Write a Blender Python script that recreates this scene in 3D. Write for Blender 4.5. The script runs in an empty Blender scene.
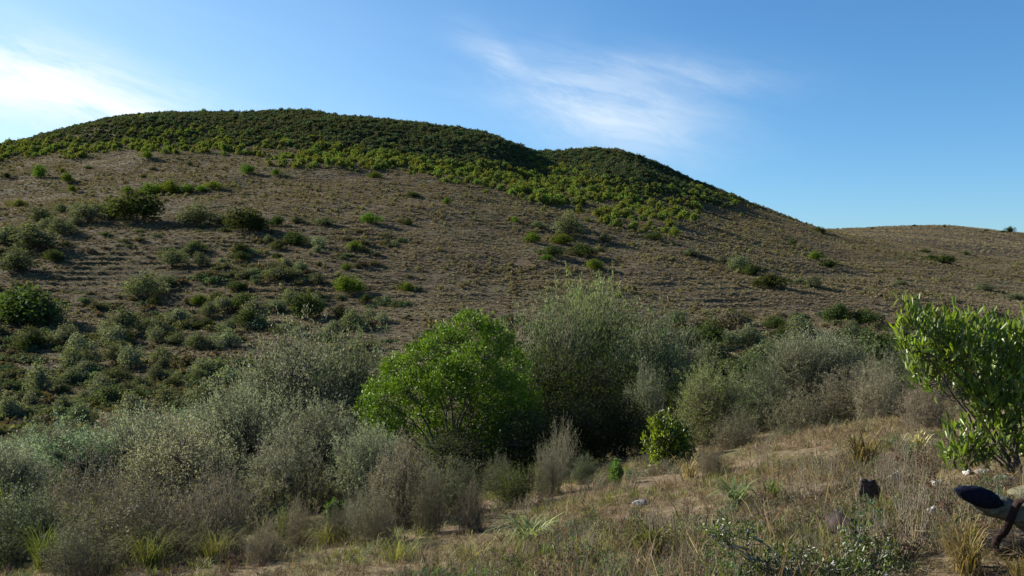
import bpy, math, random
import numpy as np
from mathutils import Vector

# ---------------------------------------------------------------- camera, world, sun, exposure
F = 983.0                                   # focal length in pixels of a 1024 wide picture
EYE = 1.7
scene = bpy.context.scene
COL = scene.collection
cam_d = bpy.data.cameras.new('camera')
cam_d.sensor_width = 36.0
cam_d.lens = 36.0 * F / 1024.0
cam_d.clip_start = 0.05
cam_d.clip_end = 20000
cam = bpy.data.objects.new('camera', cam_d)
COL.objects.link(cam)
cam.location = (0, 0, EYE)
cam.rotation_euler = (math.radians(90), 0, 0)
scene.camera = cam

SUN_AZ = -64.0          # degrees, measured from the view direction (+Y) towards +X
SUN_EL = 26.0
sa, se = math.radians(SUN_AZ), math.radians(SUN_EL)
SUN_DIR = Vector((math.sin(sa) * math.cos(se), math.cos(sa) * math.cos(se), math.sin(se)))

world = bpy.data.worlds.new('World')
scene.world = world
world.use_nodes = True
wt = world.node_tree
wt.nodes.clear()


class NT:
    """small node helper"""
    def __init__(self, tree):
        self.t = tree

    def n(self, typ, **kw):
        nd = self.t.nodes.new(typ)
        for k, v in kw.items():
            if k == 'inp':
                for kk, vv in v.items():
                    sock = nd.inputs[kk]
                    if isinstance(vv, bpy.types.NodeSocket):
                        self.t.links.new(vv, sock)
                    else:
                        sock.default_value = vv
            else:
                setattr(nd, k, v)
        return nd

    def m(self, op, a, b=None, c=None, clamp=False):
        nd = self.t.nodes.new('ShaderNodeMath')
        nd.operation = op
        nd.use_clamp = clamp
        for i, v in enumerate((a, b, c)):
            if v is None:
                continue
            if isinstance(v, bpy.types.NodeSocket):
                self.t.links.new(v, nd.inputs[i])
            else:
                nd.inputs[i].default_value = v
        return nd.outputs[0]

    def mix(self, fac, a, b, blend='MIX'):
        nd = self.t.nodes.new('ShaderNodeMix')
        nd.data_type = 'RGBA'
        nd.blend_type = blend
        for s, v in ((nd.inputs[0], fac), (nd.inputs[6], a), (nd.inputs[7], b)):
            if isinstance(v, bpy.types.NodeSocket):
                self.t.links.new(v, s)
            else:
                s.default_value = v if not isinstance(v, tuple) or len(v) != 3 else (*v, 1)
        return nd.outputs[2]

    def ramp(self, fac, a, b, smooth=True):
        nd = self.t.nodes.new('ShaderNodeMapRange')
        nd.interpolation_type = 'SMOOTHSTEP' if smooth else 'LINEAR'
        self.t.links.new(fac, nd.inputs[0])
        nd.inputs[1].default_value = a
        nd.inputs[2].default_value = b
        return nd.outputs[0]

    def noise(self, vec, scale, detail=4, rough=0.55, dist=0.0):
        nd = self.t.nodes.new('ShaderNodeTexNoise')
        self.t.links.new(vec, nd.inputs['Vector'])
        nd.inputs['Scale'].default_value = scale
        nd.inputs['Detail'].default_value = detail
        nd.inputs['Roughness'].default_value = rough
        nd.inputs['Distortion'].default_value = dist
        return nd.outputs[0]


W = NT(wt)
sky = W.n('ShaderNodeTexSky', sky_type='NISHITA', sun_disc=False, sun_elevation=se, sun_rotation=sa,
          altitude=1500.0, air_density=1.0, dust_density=2.0, ozone_density=6.0)
geo = W.n('ShaderNodeTexCoord')
sep = W.n('ShaderNodeSeparateXYZ', inp={0: geo.outputs['Generated']})
dx, dy, dz = sep.outputs
az = W.m('ARCTAN2', dx, dy)
el = W.m('ARCSINE', dz)
# high thin cirrus: stretched noise on a plane overhead
zz = W.m('MAXIMUM', W.m('ADD', dz, 0.10), 0.05)
px, py = W.m('DIVIDE', dx, zz), W.m('DIVIDE', dy, zz)
cx = W.n('ShaderNodeCombineXYZ', inp={0: px, 1: py, 2: 0.0})
ae = W.n('ShaderNodeCombineXYZ', inp={0: az, 1: W.m('MULTIPLY', el, 1.5), 2: W.m('MULTIPLY', dy, 0.3)})
rotm = W.n('ShaderNodeMapping', vector_type='TEXTURE', inp={'Vector': ae.outputs[0], 'Rotation': (0, 0, math.radians(-24)), 'Scale': (0.42, 0.15, 0.4)})
wisp = W.noise(rotm.outputs[0], 1.7, 10, 0.62, 1.0)
fine = W.noise(rotm.outputs[0], 5.5, 8, 0.68, 0.8)


def blob(a0, e0, wa, we, tilt):
    a = W.m('SUBTRACT', az, a0)
    e = W.m('SUBTRACT', W.m('SUBTRACT', el, e0), W.m('MULTIPLY', a, tilt))
    q = W.m('ADD', W.m('POWER', W.m('ABSOLUTE', W.m('DIVIDE', a, wa)), 2.0),
            W.m('POWER', W.m('ABSOLUTE', W.m('DIVIDE', e, we)), 2.0))
    return W.m('EXPONENT', W.m('MULTIPLY', q, -1.0))


b1 = W.m('MULTIPLY', blob(-0.47, 0.188, 0.15, 0.036, -0.20), 1.5)
b1b = W.m('MULTIPLY', blob(-0.46, 0.158, 0.20, 0.022, 0.0), 0.6)
b2 = W.m('MULTIPLY', blob(0.095, 0.180, 0.10, 0.042, -0.20), 0.60)
b3 = W.m('MULTIPLY', blob(0.15, 0.212, 0.10, 0.022, -0.10), 0.34)
b4 = W.m('MULTIPLY', blob(-0.005, 0.222, 0.045, 0.020, -0.55), 0.42)
place = W.m('MAXIMUM', W.m('MAXIMUM', W.m('MAXIMUM', b1, b1b), W.m('MAXIMUM', b2, b3)), b4)
base_cov = W.m('MULTIPLY', W.ramp(W.noise(rotm.outputs[0], 0.45, 3, 0.5), 0.56, 0.80), 0.30)
away = W.ramp(W.m('ABSOLUTE', W.m('SUBTRACT', az, 0.05)), 0.5, 0.75)
cov = W.m('MAXIMUM', place, W.m('MULTIPLY', base_cov, away))
tex = W.m('ADD', W.m('MULTIPLY', W.ramp(wisp, 0.28, 0.70), 0.75), W.m('MULTIPLY', W.ramp(fine, 0.30, 0.75), 0.45))
cmask = W.m('MULTIPLY', cov, tex, clamp=True)
hor = W.ramp(el, 0.0, 0.12)
cmask = W.m('MULTIPLY', cmask, hor, clamp=True)
skyc = W.mix(0.0, sky.outputs[0], (1, 1, 1))
satn = W.n('ShaderNodeHueSaturation', inp={'Color': W.mix(1.0, sky.outputs[0], (1.0, 1.06, 1.0), 'MULTIPLY'), 'Saturation': 1.10})
# thin veil of high cloud on the sunward side
veil = W.m('MULTIPLY', W.ramp(W.m('MULTIPLY', az, -1.0), -0.25, 0.75), W.ramp(W.m('MULTIPLY', el, -1.0), -0.55, -0.02))
veil = W.m('MULTIPLY', veil, W.m('ADD', 0.50, W.m('MULTIPLY', wisp, 0.3)))
veiled = W.mix(veil, satn.outputs[0], (4.6, 6.2, 6.8))
clouded = W.mix(cmask, veiled, (6.1, 6.5, 6.7))
bg = W.n('ShaderNodeBackground', inp={'Color': clouded, 'Strength': 0.073})
wo = W.n('ShaderNodeOutputWorld')
wt.links.new(bg.outputs[0], wo.inputs[0])

sun_d = bpy.data.lights.new('sun', 'SUN')
sun_d.energy = 5.0
sun_d.angle = math.radians(0.53)
sun_d.color = (1.0, 0.94, 0.84)
sun = bpy.data.objects.new('sun', sun_d)
COL.objects.link(sun)
sun.rotation_euler = (-SUN_DIR).to_track_quat('-Z', 'Y').to_euler()
sun.location = SUN_DIR * 50

vs = scene.view_settings
vs.view_transform = 'Standard'
vs.look = 'None'
vs.exposure = 1.20
vs.gamma = 1.0
vs.use_curve_mapping = False
scene.render.engine = 'CYCLES'
scene.cycles.max_bounces = 6
scene.cycles.diffuse_bounces = 3
scene.cycles.transmission_bounces = 4
scene.cycles.transparent_max_bounces = 8

# ---------------------------------------------------------------- terrain function
rng = np.random.default_rng(7)


def hash2(ix, iy, seed):
    n = (ix.astype(np.int64) * 374761393 + iy.astype(np.int64) * 668265263 + seed * 974634777) & 0x7fffffff
    n = ((n ^ (n >> 13)) * 1274126177) & 0x7fffffff
    n = n ^ (n >> 16)
    return (n & 0xffff) / 65535.0


def vnoise(x, y, seed):
    x0, y0 = np.floor(x), np.floor(y)
    fx, fy = x - x0, y - y0
    fx = fx * fx * fx * (fx * (fx * 6 - 15) + 10)
    fy = fy * fy * fy * (fy * (fy * 6 - 15) + 10)
    a, b = hash2(x0, y0, seed), hash2(x0 + 1, y0, seed)
    c, d = hash2(x0, y0 + 1, seed), hash2(x0 + 1, y0 + 1, seed)
    return (a + (b - a) * fx + (c - a) * fy + (a - b - c + d) * fx * fy) * 2 - 1


def fbm(x, y, wl, oct_, seed, gain=0.5):
    s, a = 0, 1.0
    for i in range(oct_):
        s = s + a * vnoise(x / wl + 17.3 * i, y / wl - 9.1 * i, seed + i)
        wl *= 0.5
        a *= gain
    return s


def pchip(xs, ys, xq):
    xs, ys = np.asarray(xs, float), np.asarray(ys, float)
    h = np.diff(xs)
    dl = np.diff(ys) / h
    m = np.zeros_like(ys)
    for i in range(1, len(xs) - 1):
        if dl[i - 1] * dl[i] > 0:
            w1, w2 = 2 * h[i] + h[i - 1], h[i] + 2 * h[i - 1]
            m[i] = (w1 + w2) / (w1 / dl[i - 1] + w2 / dl[i])
    m[0], m[-1] = dl[0], dl[-1]
    k = np.clip(np.searchsorted(xs, xq) - 1, 0, len(xs) - 2)
    t = (xq - xs[k]) / h[k]
    return ((2 * t**3 - 3 * t**2 + 1) * ys[k] + (t**3 - 2 * t**2 + t) * h[k] * m[k]
            + (-2 * t**3 + 3 * t**2) * ys[k + 1] + (t**3 - t**2) * h[k] * m[k + 1])


# tangent of the view angle of the ground (in 1/983) along bearings, at distances; 288 = level
TU = [-300, 0, 150, 300, 450, 495, 540, 575, 610, 680, 750, 840, 930, 1024, 1300]
TD = {
    3: [990, 915, 880, 850, 820, 812.5, 805, 797.5, 790, 775, 765, 748, 735, 722, 690],
    5: [790, 725, 700, 676, 650, 642, 634, 627, 620, 606, 592, 574, 556, 540, 505],
    8: [705, 652, 632, 610, 584, 575, 566, 558, 550, 536, 520, 502, 484, 468, 430],
    12: [625, 588, 573, 557, 538, 530, 522, 513.5, 505, 490, 474, 456, 438, 424, 395],
    16: [580, 550, 540, 529, 512, 505, 498, 490, 482, 466, 450, 432, 416, 402, 375],
    22: [540, 517, 510, 502, 490, 484, 478, 471, 464, 450, 436, 420, 402, 388, 362],
    30: [510, 491, 484, 477, 469, 464.5, 460, 455, 450, 440, 428, 413, 397, 382, 356],
    40: [483, 467, 461, 455, 449, 446, 443, 439.5, 436, 428, 417, 405, 392, 379, 352],
    55: [452, 441, 434, 428, 424, 422, 420, 417.5, 415, 409, 402, 394, 383, 373, 350],
    70: [428, 420, 412, 404, 401, 399.5, 398, 396.5, 395, 392, 389, 382, 374, 366, 347],
    85: [400, 397, 388, 379, 374, 373, 372, 371.5, 371, 372, 372, 368, 364, 359, 343],
    105: [357, 354, 346, 337, 334, 334.5, 335, 336, 337, 341, 346, 347, 347, 346, 335],
    130: [308, 303, 296, 290, 292, 294.5, 297, 299.5, 302, 308, 315, 320, 324, 327, 322],
    180: [243, 232, 224, 220, 229, 234.5, 240, 245, 250, 260, 271, 283, 292, 300, 306],
    250: [197, 182, 172, 168, 178, 185.5, 193, 199, 205, 218, 236, 254, 268, 279, 293],
    300: [180, 161, 145, 141, 153, 161, 178, 182, 185, 200, 221, 243, 257, 268, 285],
    330: [178, 147.5, 122.5, 121.5, 135.5, 144.5, 168.5, 171.5, 171.5, 188, 212, 238, 252, 263, 281],
    360: [182, 146.5, 117.5, 117.5, 131.5, 140.5, 161.5, 161.5, 159.5, 181, 206, 233, 248, 259, 278],
    385: [190, 150.5, 120.5, 120.5, 134.5, 144.5, 155.5, 151.5, 150.5, 176, 205, 232, 246, 256, 276],
    410: [200, 165, 135, 134, 146, 157, 162, 158, 158, 182, 208, 233, 243, 253, 274],
    450: [215, 190, 160, 158, 165, 169.5, 174, 175, 176, 198, 216, 234, 239, 249, 271],
    520: [235, 215, 195, 190, 195, 196.5, 198, 200, 202, 215, 224, 233, 233, 242, 266],
    650: [255, 240, 225, 222, 224, 224.5, 225, 225.5, 226, 228, 230, 230, 225, 233, 258],
    900: [270, 262, 256, 254, 254, 254, 254, 254, 254, 254, 252, 250, 250, 252, 268],
    1500: [285, 282, 280, 279, 279, 279, 279, 279, 279, 279, 279, 279, 279, 280, 286],
    4000: [292] * 15,
    12000: [290] * 15,
}
ds = sorted(TD)
LQ = np.linspace(math.log(3), math.log(12000), 700)
tab = np.stack([pchip(np.log(ds), [TD[d][j] for d in ds], LQ) for j in range(len(TU))], 1)   # (700, nu)
UQ = np.arange(-300, 1301, 5.0)
LUT = np.stack([pchip(TU, tab[i], UQ) for i in range(len(LQ))], 0)
k = np.exp(-0.5 * (np.arange(-8, 9) / 3.0) ** 2)
k /= k.sum()
pad = np.pad(LUT, ((0, 0), (8, 8)), mode='edge')
LUT = sum(k[i] * pad[:, i:i + LUT.shape[1]] for i in range(17))


def lut(u, d):
    l = np.clip((np.log(np.maximum(d, 3.0)) - LQ[0]) / (LQ[1] - LQ[0]), 0, len(LQ) - 1.001)
    c = np.clip((u - UQ[0]) / 5.0, 0, len(UQ) - 1.001)
    i, j = l.astype(int), c.astype(int)
    a, b = l - i, c - j
    return (LUT[i, j] * (1 - a) * (1 - b) + LUT[i + 1, j] * a * (1 - b) + LUT[i, j + 1] * (1 - a) * b + LUT[i + 1, j + 1] * a * b)


THL, THR = math.atan((-300 - 512) / F), math.atan((1300 - 512) / F)


def smooth(a, b, x):
    t = np.clip((x - a) / (b - a), 0, 1)
    return t * t * (3 - 2 * t)


def base_h(x, y):
    """ground height relative to the eye"""
    r = np.hypot(x, y) + 1e-6
    th = np.arctan2(x, y)
    tc = np.clip(th, THL, THR)
    d = r * np.cos(tc)
    u = 512 + F * np.tan(tc)
    z = d * (288 - lut(u, d)) / F
    # behind the photographer both sides flow into each other
    zl = (r * np.cos(THL)) * (288 - lut(np.full_like(r, -300.), r * np.cos(THL))) / F
    zr = (r * np.cos(THR)) * (288 - lut(np.full_like(r, 1300.), r * np.cos(THR))) / F
    wl = np.where(th < THL, smooth(0, 1, (THL - th) / (math.pi + THL)) * 0.5, 0)
    wr = np.where(th > THR, smooth(0, 1, (th - THR) / (math.pi - THR)) * 0.5, 0)
    z = np.where(th < THL, zl * (1 - wl) + zr * wl, z)
    z = np.where(th > THR, zr * (1 - wr) + zl * wr, z)
    near = smooth(5.0, 2.0, r) if False else 1 - smooth(1.2, 3.4, r)
    return z * (1 - near) + (-1.66) * near


def height(x, y):
    x, y = np.asarray(x, float), np.asarray(y, float)
    r = np.hypot(x, y)
    z = base_h(x, y)
    hill = smooth(75, 140, r)
    z = z + hill * (1 - smooth(600, 900, r)) * (1.3 * fbm(x, y, 46, 2, 11) + 0.34 * fbm(x, y, 12, 3, 21))
    # livestock tracks cut along the contour lines
    pz = z / 0.86 + 0.22 * fbm(x, y, 16, 2, 31) + 0.09 * fbm(x, y, 3.5, 2, 33)
    fr = pz - np.floor(pz)
    step = np.where(fr < 0.80, 0.22 * fr / 0.80, 0.22 + 0.78 * (fr - 0.80) / 0.20)
    strong = np.exp(-((x + 55) / 13) ** 4 - ((y - 142) / 19) ** 4)
    band = np.exp(-((x + 28) / 16) ** 4 - ((y - 128) / 14) ** 4) * 0.6
    tm = hill * (1 - smooth(300, 360, r)) * np.clip(0.10 + strong + band + 0.35 * smooth(0.1, 0.7, fbm(x, y, 34, 2, 41)), 0, 1)
    z = z + tm * 0.86 * (step - fr)
    # foreground bumps
    nr = 1 - smooth(40, 90, r)
    z = z + nr * smooth(2, 5, r) * (0.10 * fbm(x, y, 2.6, 3, 51) + 0.028 * fbm(x, y, 0.5, 2, 61))
    return z + EYE


def gz(x, y):
    return float(height(np.array([x]), np.array([y]))[0])


_DM = np.exp(np.linspace(math.log(3.2), math.log(1200), 5000))


def hits(u, v):
    """first point of the ground on the line of sight through bearing u and slope v"""
    x = (u - 512) / F * _DM
    row = 288 - (height(x, _DM) - EYE) / _DM * F
    i = np.argmax(row <= v)
    d = _DM[i] if row[i] <= v else 360.0
    return (u - 512) / F * d, d


# ---------------------------------------------------------------- mesh helpers
def new_mesh(name, verts, faces, mats=(), fattr=None, mat_idx=None, smooth_shade=False):
    me = bpy.data.meshes.new(name)
    verts = np.asarray(verts, np.float32)
    faces = [np.asarray(f, np.int32) for f in (faces if isinstance(faces, (list, tuple)) else [faces])]
    faces = [f for f in faces if len(f)]
    nl = sum(f.size for f in faces)
    nf = sum(len(f) for f in faces)
    me.vertices.add(len(verts))
    me.vertices.foreach_set('co', verts.ravel())
    me.loops.add(nl)
    me.polygons.add(nf)
    me.loops.foreach_set('vertex_index', np.concatenate([f.ravel() for f in faces]))
    tot = np.concatenate([np.full(len(f), f.shape[1], np.int32) for f in faces])
    st = np.concatenate([[0], np.cumsum(tot)[:-1]]).astype(np.int32)
    me.polygons.foreach_set('loop_start', st)
    me.polygons.foreach_set('loop_total', tot)
    if mat_idx is not None:
        me.polygons.foreach_set('material_index', np.asarray(mat_idx, np.int32))
    if smooth_shade:
        me.polygons.foreach_set('use_smooth', np.ones(nf, bool))
    for m in mats:
        me.materials.append(m)
    if fattr is not None:
        a = me.attributes.new('v', 'FLOAT', 'FACE')
        a.data.foreach_set('value', np.asarray(fattr, np.float32))
    me.update(calc_edges=True)
    return me


def link(name, me, parent=None):
    o = bpy.data.objects.new(name, me)
    COL.objects.link(o)
    if parent is not None:
        o.parent = parent
    return o


def tag(o, label=None, cat=None, group=None, kind=None):
    if label:
        o['label'] = label
    if cat:
        o['category'] = cat
    if group:
        o['group'] = group
    if kind:
        o['kind'] = kind
    return o


def norm(a):
    return a / np.maximum(np.linalg.norm(a, axis=-1, keepdims=True), 1e-9)


def leaves(c, d, nrm, L, Wd, big=False):
    """leaf blades: base c, axis d, normal nrm; arrays. returns verts, quads"""
    n = len(c)
    d = norm(d)
    s = norm(np.cross(d, nrm))
    nn = np.cross(s, d)
    L = np.broadcast_to(np.asarray(L, float), (n,))[:, None]
    Wd = np.broadcast_to(np.asarray(Wd, float), (n,))[:, None]
    i = np.arange(n)[:, None]
    if not big:
        v = np.stack([c, c + d * L * .5 + s * Wd * .5, c + d * L, c + d * L * .5 - s * Wd * .5], 1)
        return v.reshape(-1, 3), i * 4 + np.array([[0, 1, 2, 3]])
    up = nn * Wd * 0.22
    dr = -nn * L * 0.10
    v = np.stack([c, c + d * L * .30 + s * Wd * .40 + up, c + d * L * .68 + s * Wd * .5 + up + dr * .4, c + d * L + dr,
                  c + d * L * .68 - s * Wd * .5 + up + dr * .4, c + d * L * .30 - s * Wd * .40 + up], 1)
    f = np.concatenate([i * 6 + np.array([[0, 1, 2, 3]]), i * 6 + np.array([[0, 3, 4, 5]])], 1).reshape(-1, 4)
    return v.reshape(-1, 3), f


def tubes(P, R, sides=3):
    """P (m,k,3) R (m,k)"""
    m, kk, _ = P.shape
    t = norm(np.gradient(P, axis=1))
    ref = np.zeros_like(t)
    ref[..., 0] = 0.13
    ref[..., 1] = 0.95
    ref[..., 2] = 0.11
    a = norm(np.cross(t, ref))
    b = np.cross(t, a)
    an = np.arange(sides) * 2 * math.pi / sides
    ring = P[:, :, None, :] + R[:, :, None, None] * (np.cos(an)[None, None, :, None] * a[:, :, None, :] + np.sin(an)[None, None, :, None] * b[:, :, None, :])
    v = ring.reshape(-1, 3)
    base = (np.arange(m) * kk * sides)[:, None, None]
    i = (np.arange(kk - 1) * sides)[None, :, None]
    j = np.arange(sides)[None, None, :]
    j2 = (np.arange(sides) + 1)[None, None, :] % sides
    f = np.stack([base + i + j, base + i + j2, base + i + sides + j2, base + i + sides + j], -1).reshape(-1, 4)
    return v, f


def merge(parts):
    vs_, fs_, o = [], [], 0
    for v, f in parts:
        vs_.append(v)
        fs_.append(f + o)
        o += len(v)
    return np.concatenate(vs_), np.concatenate(fs_)


def curve(a, b, kk, bend, rg, wob=0.04):
    """m paths from a to b (m,3) with a sideways/upward bend and wobble"""
    t = np.linspace(0, 1, kk)[None, :, None]
    P = a[:, None, :] * (1 - t) + b[:, None, :] * t
    P = P + bend[:, None, :] * (4 * t * (1 - t))
    ln = np.linalg.norm(b - a, axis=1)[:, None, None]
    w = rg.normal(0, wob, P.shape) * ln
    w[:, 0] = 0
    return P + w


# ---------------------------------------------------------------- materials
def make_mat(name):
    m = bpy.data.materials.new(name)
    m.use_nodes = True
    m.node_tree.nodes.clear()
    return m, NT(m.node_tree)


def foliage_mat(name, color=None, var=0.55, rough=0.55, transl=0.35, spec=0.3, hue=0.03, tcol=(1.25, 1.25, 0.5)):
    m, N = make_mat(name)
    oi = N.n('ShaderNodeObjectInfo')
    at = N.n('ShaderNodeAttribute', attribute_name='v')
    v = at.outputs['Fac']
    base = oi.outputs['Color'] if color is None else N.n('ShaderNodeRGB').outputs[0]
    if color is not None:
        base.default_value = (*color, 1)
    hs = N.n('ShaderNodeHueSaturation', inp={'Color': base,
             'Hue': N.m('ADD', 0.5, N.m('MULTIPLY', N.m('SUBTRACT', oi.outputs['Random'], 0.5), hue * 1.6)),
             'Saturation': N.m('ADD', 0.85, N.m('MULTIPLY', v, 0.3)),
             'Value': N.m('MULTIPLY', N.m('ADD', 1 - var, N.m('MULTIPLY', v, 2 * var)),
                          N.m('ADD', 0.82, N.m('MULTIPLY', oi.outputs['Random'], 0.36)))})
    p = N.n('ShaderNodeBsdfPrincipled', inp={'Base Color': hs.outputs[0], 'Roughness': rough, 'Specular IOR Level': spec})
    tc = N.mix(1.0, hs.outputs[0], tcol, 'MULTIPLY')
    tr = N.n('ShaderNodeBsdfTranslucent', inp={'Color': tc})
    mx = N.n('ShaderNodeMixShader', inp={0: transl, 1: p.outputs[0], 2: tr.outputs[0]})
    out = N.n('ShaderNodeOutputMaterial')
    m.node_tree.links.new(mx.outputs[0], out.inputs[0])
    return m


def plain_mat(name, c1, c2, scale=8, rough=0.85, spec=0.2, bump=0.0):
    m, N = make_mat(name)
    tc = N.n('ShaderNodeTexCoord')
    nz = N.noise(tc.outputs['Object'], scale, 5, 0.6)
    col = N.mix(N.ramp(nz, 0.3, 0.7), c1, c2)
    p = N.n('ShaderNodeBsdfPrincipled', inp={'Base Color': col, 'Roughness': rough, 'Specular IOR Level': spec})
    if bump:
        b = N.n('ShaderNodeBump', inp={'Strength': bump, 'Distance': 0.03, 'Height': nz})
        m.node_tree.links.new(b.outputs[0], p.inputs['Normal'])
    out = N.n('ShaderNodeOutputMaterial')
    m.node_tree.links.new(p.outputs[0], out.inputs[0])
    return m


M_LEAF = foliage_mat('leaf')
M_GLOSS = foliage_mat('glossy_leaf', rough=0.38, transl=0.40, spec=0.5, var=0.6)
M_SAGE = foliage_mat('sage_leaf', var=0.75, rough=0.6, transl=0.40, spec=0.25, tcol=(1.0, 1.03, 0.90))
M_HLEAF = foliage_mat('hill_leaf', var=0.55, rough=0.8, transl=0.35, spec=0.05)
M_BAND = foliage_mat('belt_leaf', (0.128, 0.155, 0.038), var=0.5, transl=0.38, hue=0.045, spec=0.05, rough=0.8)
M_FOREST = foliage_mat('forest_leaf', (0.070, 0.086, 0.046), var=0.5, transl=0.3, hue=0.10, spec=0.05, rough=0.8)
M_DWARF = foliage_mat('dwarf_shrub_leaf', (0.150, 0.130, 0.076), var=0.4, transl=0.3, hue=0.06, spec=0.05, rough=0.8)
M_HGRASS = foliage_mat('hill_grass', (0.252, 0.206, 0.134), var=0.32, transl=0.3, spec=0.05, rough=0.8, hue=0.03, tcol=(1, 1, .8))
M_STRAW = foliage_mat('straw', (0.188, 0.146, 0.086), var=0.75, transl=0.3, hue=0.05, rough=0.75, spec=0.1, tcol=(1, 1, .7))
M_GREENG = foliage_mat('green_grass', (0.150, 0.160, 0.046), var=0.5, transl=0.35, hue=0.05)
M_BLADE = foliage_mat('blade', None, var=0.55, transl=0.35, rough=0.75, spec=0.06)
M_TWIG = plain_mat('twig_bark', (0.100, 0.080, 0.054), (0.22, 0.185, 0.135), 9)
M_BARK = plain_mat('bark', (0.055, 0.045, 0.036), (0.12, 0.10, 0.085), 14)
M_DRY = foliage_mat('dry_twig', None, var=0.5, transl=0.1, rough=0.8, spec=0.1)
M_LICHEN = plain_mat('lichened_bark', (0.09, 0.075, 0.06), (0.34, 0.33, 0.29), 30)


def ground_mat():
    m, N = make_mat('ground')
    g = N.n('ShaderNodeNewGeometry')
    pos = g.outputs['Position']
    s = N.n('ShaderNodeSeparateXYZ', inp={0: pos})
    far = N.ramp(s.outputs[1], 45, 95)
    # foreground: straw litter, bare earth, a little green
    n1 = N.noise(pos, 0.9, 6, 0.6)
    n2 = N.noise(pos, 11.0, 5, 0.7)
    n3 = N.noise(pos, 0.35, 4, 0.55)
    near = N.mix(N.ramp(n2, 0.3, 0.72), (0.066, 0.048, 0.030), (0.200, 0.152, 0.088))
    near = N.mix(N.m('MULTIPLY', N.ramp(n3, 0.50, 0.66), 0.55), near, (0.10, 0.11, 0.038))
    near = N.mix(N.m('MULTIPLY', N.ramp(n1, 0.52, 0.70), 0.5), near, (0.155, 0.100, 0.060))
    # hill: grey brown dry turf, reddish bare patches, greyer high slope
    h1 = N.noise(pos, 0.030, 6, 0.62)
    h2 = N.noise(pos, 0.55, 6, 0.68)
    h3 = N.noise(pos, 2.3, 4, 0.7)
    hill = N.mix(N.ramp(h2, 0.32, 0.68), (0.058, 0.045, 0.027), (0.112, 0.088, 0.053))
    hill = N.mix(N.m('MULTIPLY', N.ramp(h1, 0.47, 0.64), 0.75), hill, (0.115, 0.082, 0.046))
    hill = N.mix(N.m('MULTIPLY', N.ramp(N.noise(pos, 0.055, 5, 0.6), 0.50, 0.66), 0.65), hill, (0.098, 0.092, 0.048))
    hill = N.mix(N.m('MULTIPLY', N.ramp(h3, 0.48, 0.75), 0.5), hill, (0.05, 0.042, 0.028))
    # darker olive and ochre-brown turf of the lower slope on the left
    lowm = N.m('MULTIPLY', N.ramp(N.m('MULTIPLY', s.outputs[1], -1.0), -190, -152), N.ramp(N.m('MULTIPLY', s.outputs[0], -1.0), 6, 30))
    low_turf = N.mix(N.ramp(N.noise(pos, 0.25, 5, 0.65), 0.35, 0.65), (0.040, 0.034, 0.015), (0.082, 0.060, 0.030))
    hill = N.mix(N.m('MULTIPLY', lowm, 0.85), hill, low_turf)
    col = N.mix(far, near, hill)
    p = N.n('ShaderNodeBsdfPrincipled', inp={'Base Color': col, 'Roughness': 0.95, 'Specular IOR Level': 0.08})
    bh = N.m('ADD', N.m('MULTIPLY', N.noise(pos, 18, 4, 0.7), 0.035), N.m('MULTIPLY', N.m('MULTIPLY', h2, far), 0.9))
    b = N.n('ShaderNodeBump', inp={'Strength': 0.6, 'Distance': 1.0, 'Height': bh})
    m.node_tree.links.new(b.outputs[0], p.inputs['Normal'])
    out = N.n('ShaderNodeOutputMaterial')
    m.node_tree.links.new(p.outputs[0], out.inputs[0])
    return m


# ---------------------------------------------------------------- the ground sheet
th = np.concatenate([np.linspace(-math.pi, -0.62, 60)[:-1], np.linspace(-0.62, 0.62, 520), np.linspace(0.62, math.pi, 60)[1:]])
rr = np.concatenate([[0.02], np.exp(np.linspace(math.log(0.5), math.log(75), 190))[:-1],
                     np.exp(np.linspace(math.log(75), math.log(112), 90))[:-1],
                     np.exp(np.linspace(math.log(112), math.log(172), 330))[:-1], np.exp(np.linspace(math.log(172), math.log(420), 300))[:-1],
                     np.exp(np.linspace(math.log(420), math.log(12000), 70))])
TT, RR = np.meshgrid(th, rr)
GX, GY = RR * np.sin(TT), RR * np.cos(TT)
GZ = height(GX, GY)
nr_, nc_ = RR.shape
ii = (np.arange(nr_ - 1)[:, None] * nc_ + np.arange(nc_ - 1)[None, :]).ravel()
gf = np.stack([ii, ii + 1, ii + nc_ + 1, ii + nc_], 1)
gm = new_mesh('ground', np.stack([GX, GY, GZ], -1).reshape(-1, 3), gf, [ground_mat()], smooth_shade=True)
ground = link('ground', gm)
tag(ground, 'dry brown hillside, valley and grassy foreground slope', kind='structure')

# ---------------------------------------------------------------- plant shapes (shared mesh data)
def in_lobes(rg, lobes, n, shell=3.0, low=-0.55):
    ws = np.array([l[3] * l[4] * l[5] for l in lobes]) ** 0.75
    pick = rg.choice(len(lobes), n, p=ws / ws.sum())
    L = np.array(lobes)[pick]
    d = norm(rg.normal(size=(n, 3)))
    d[:, 2] = np.where(d[:, 2] < low, -d[:, 2], d[:, 2])
    r = rg.random(n) ** (1 / shell)
    p = L[:, :3] + d * r[:, None] * L[:, 3:6]
    return p, d


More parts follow.
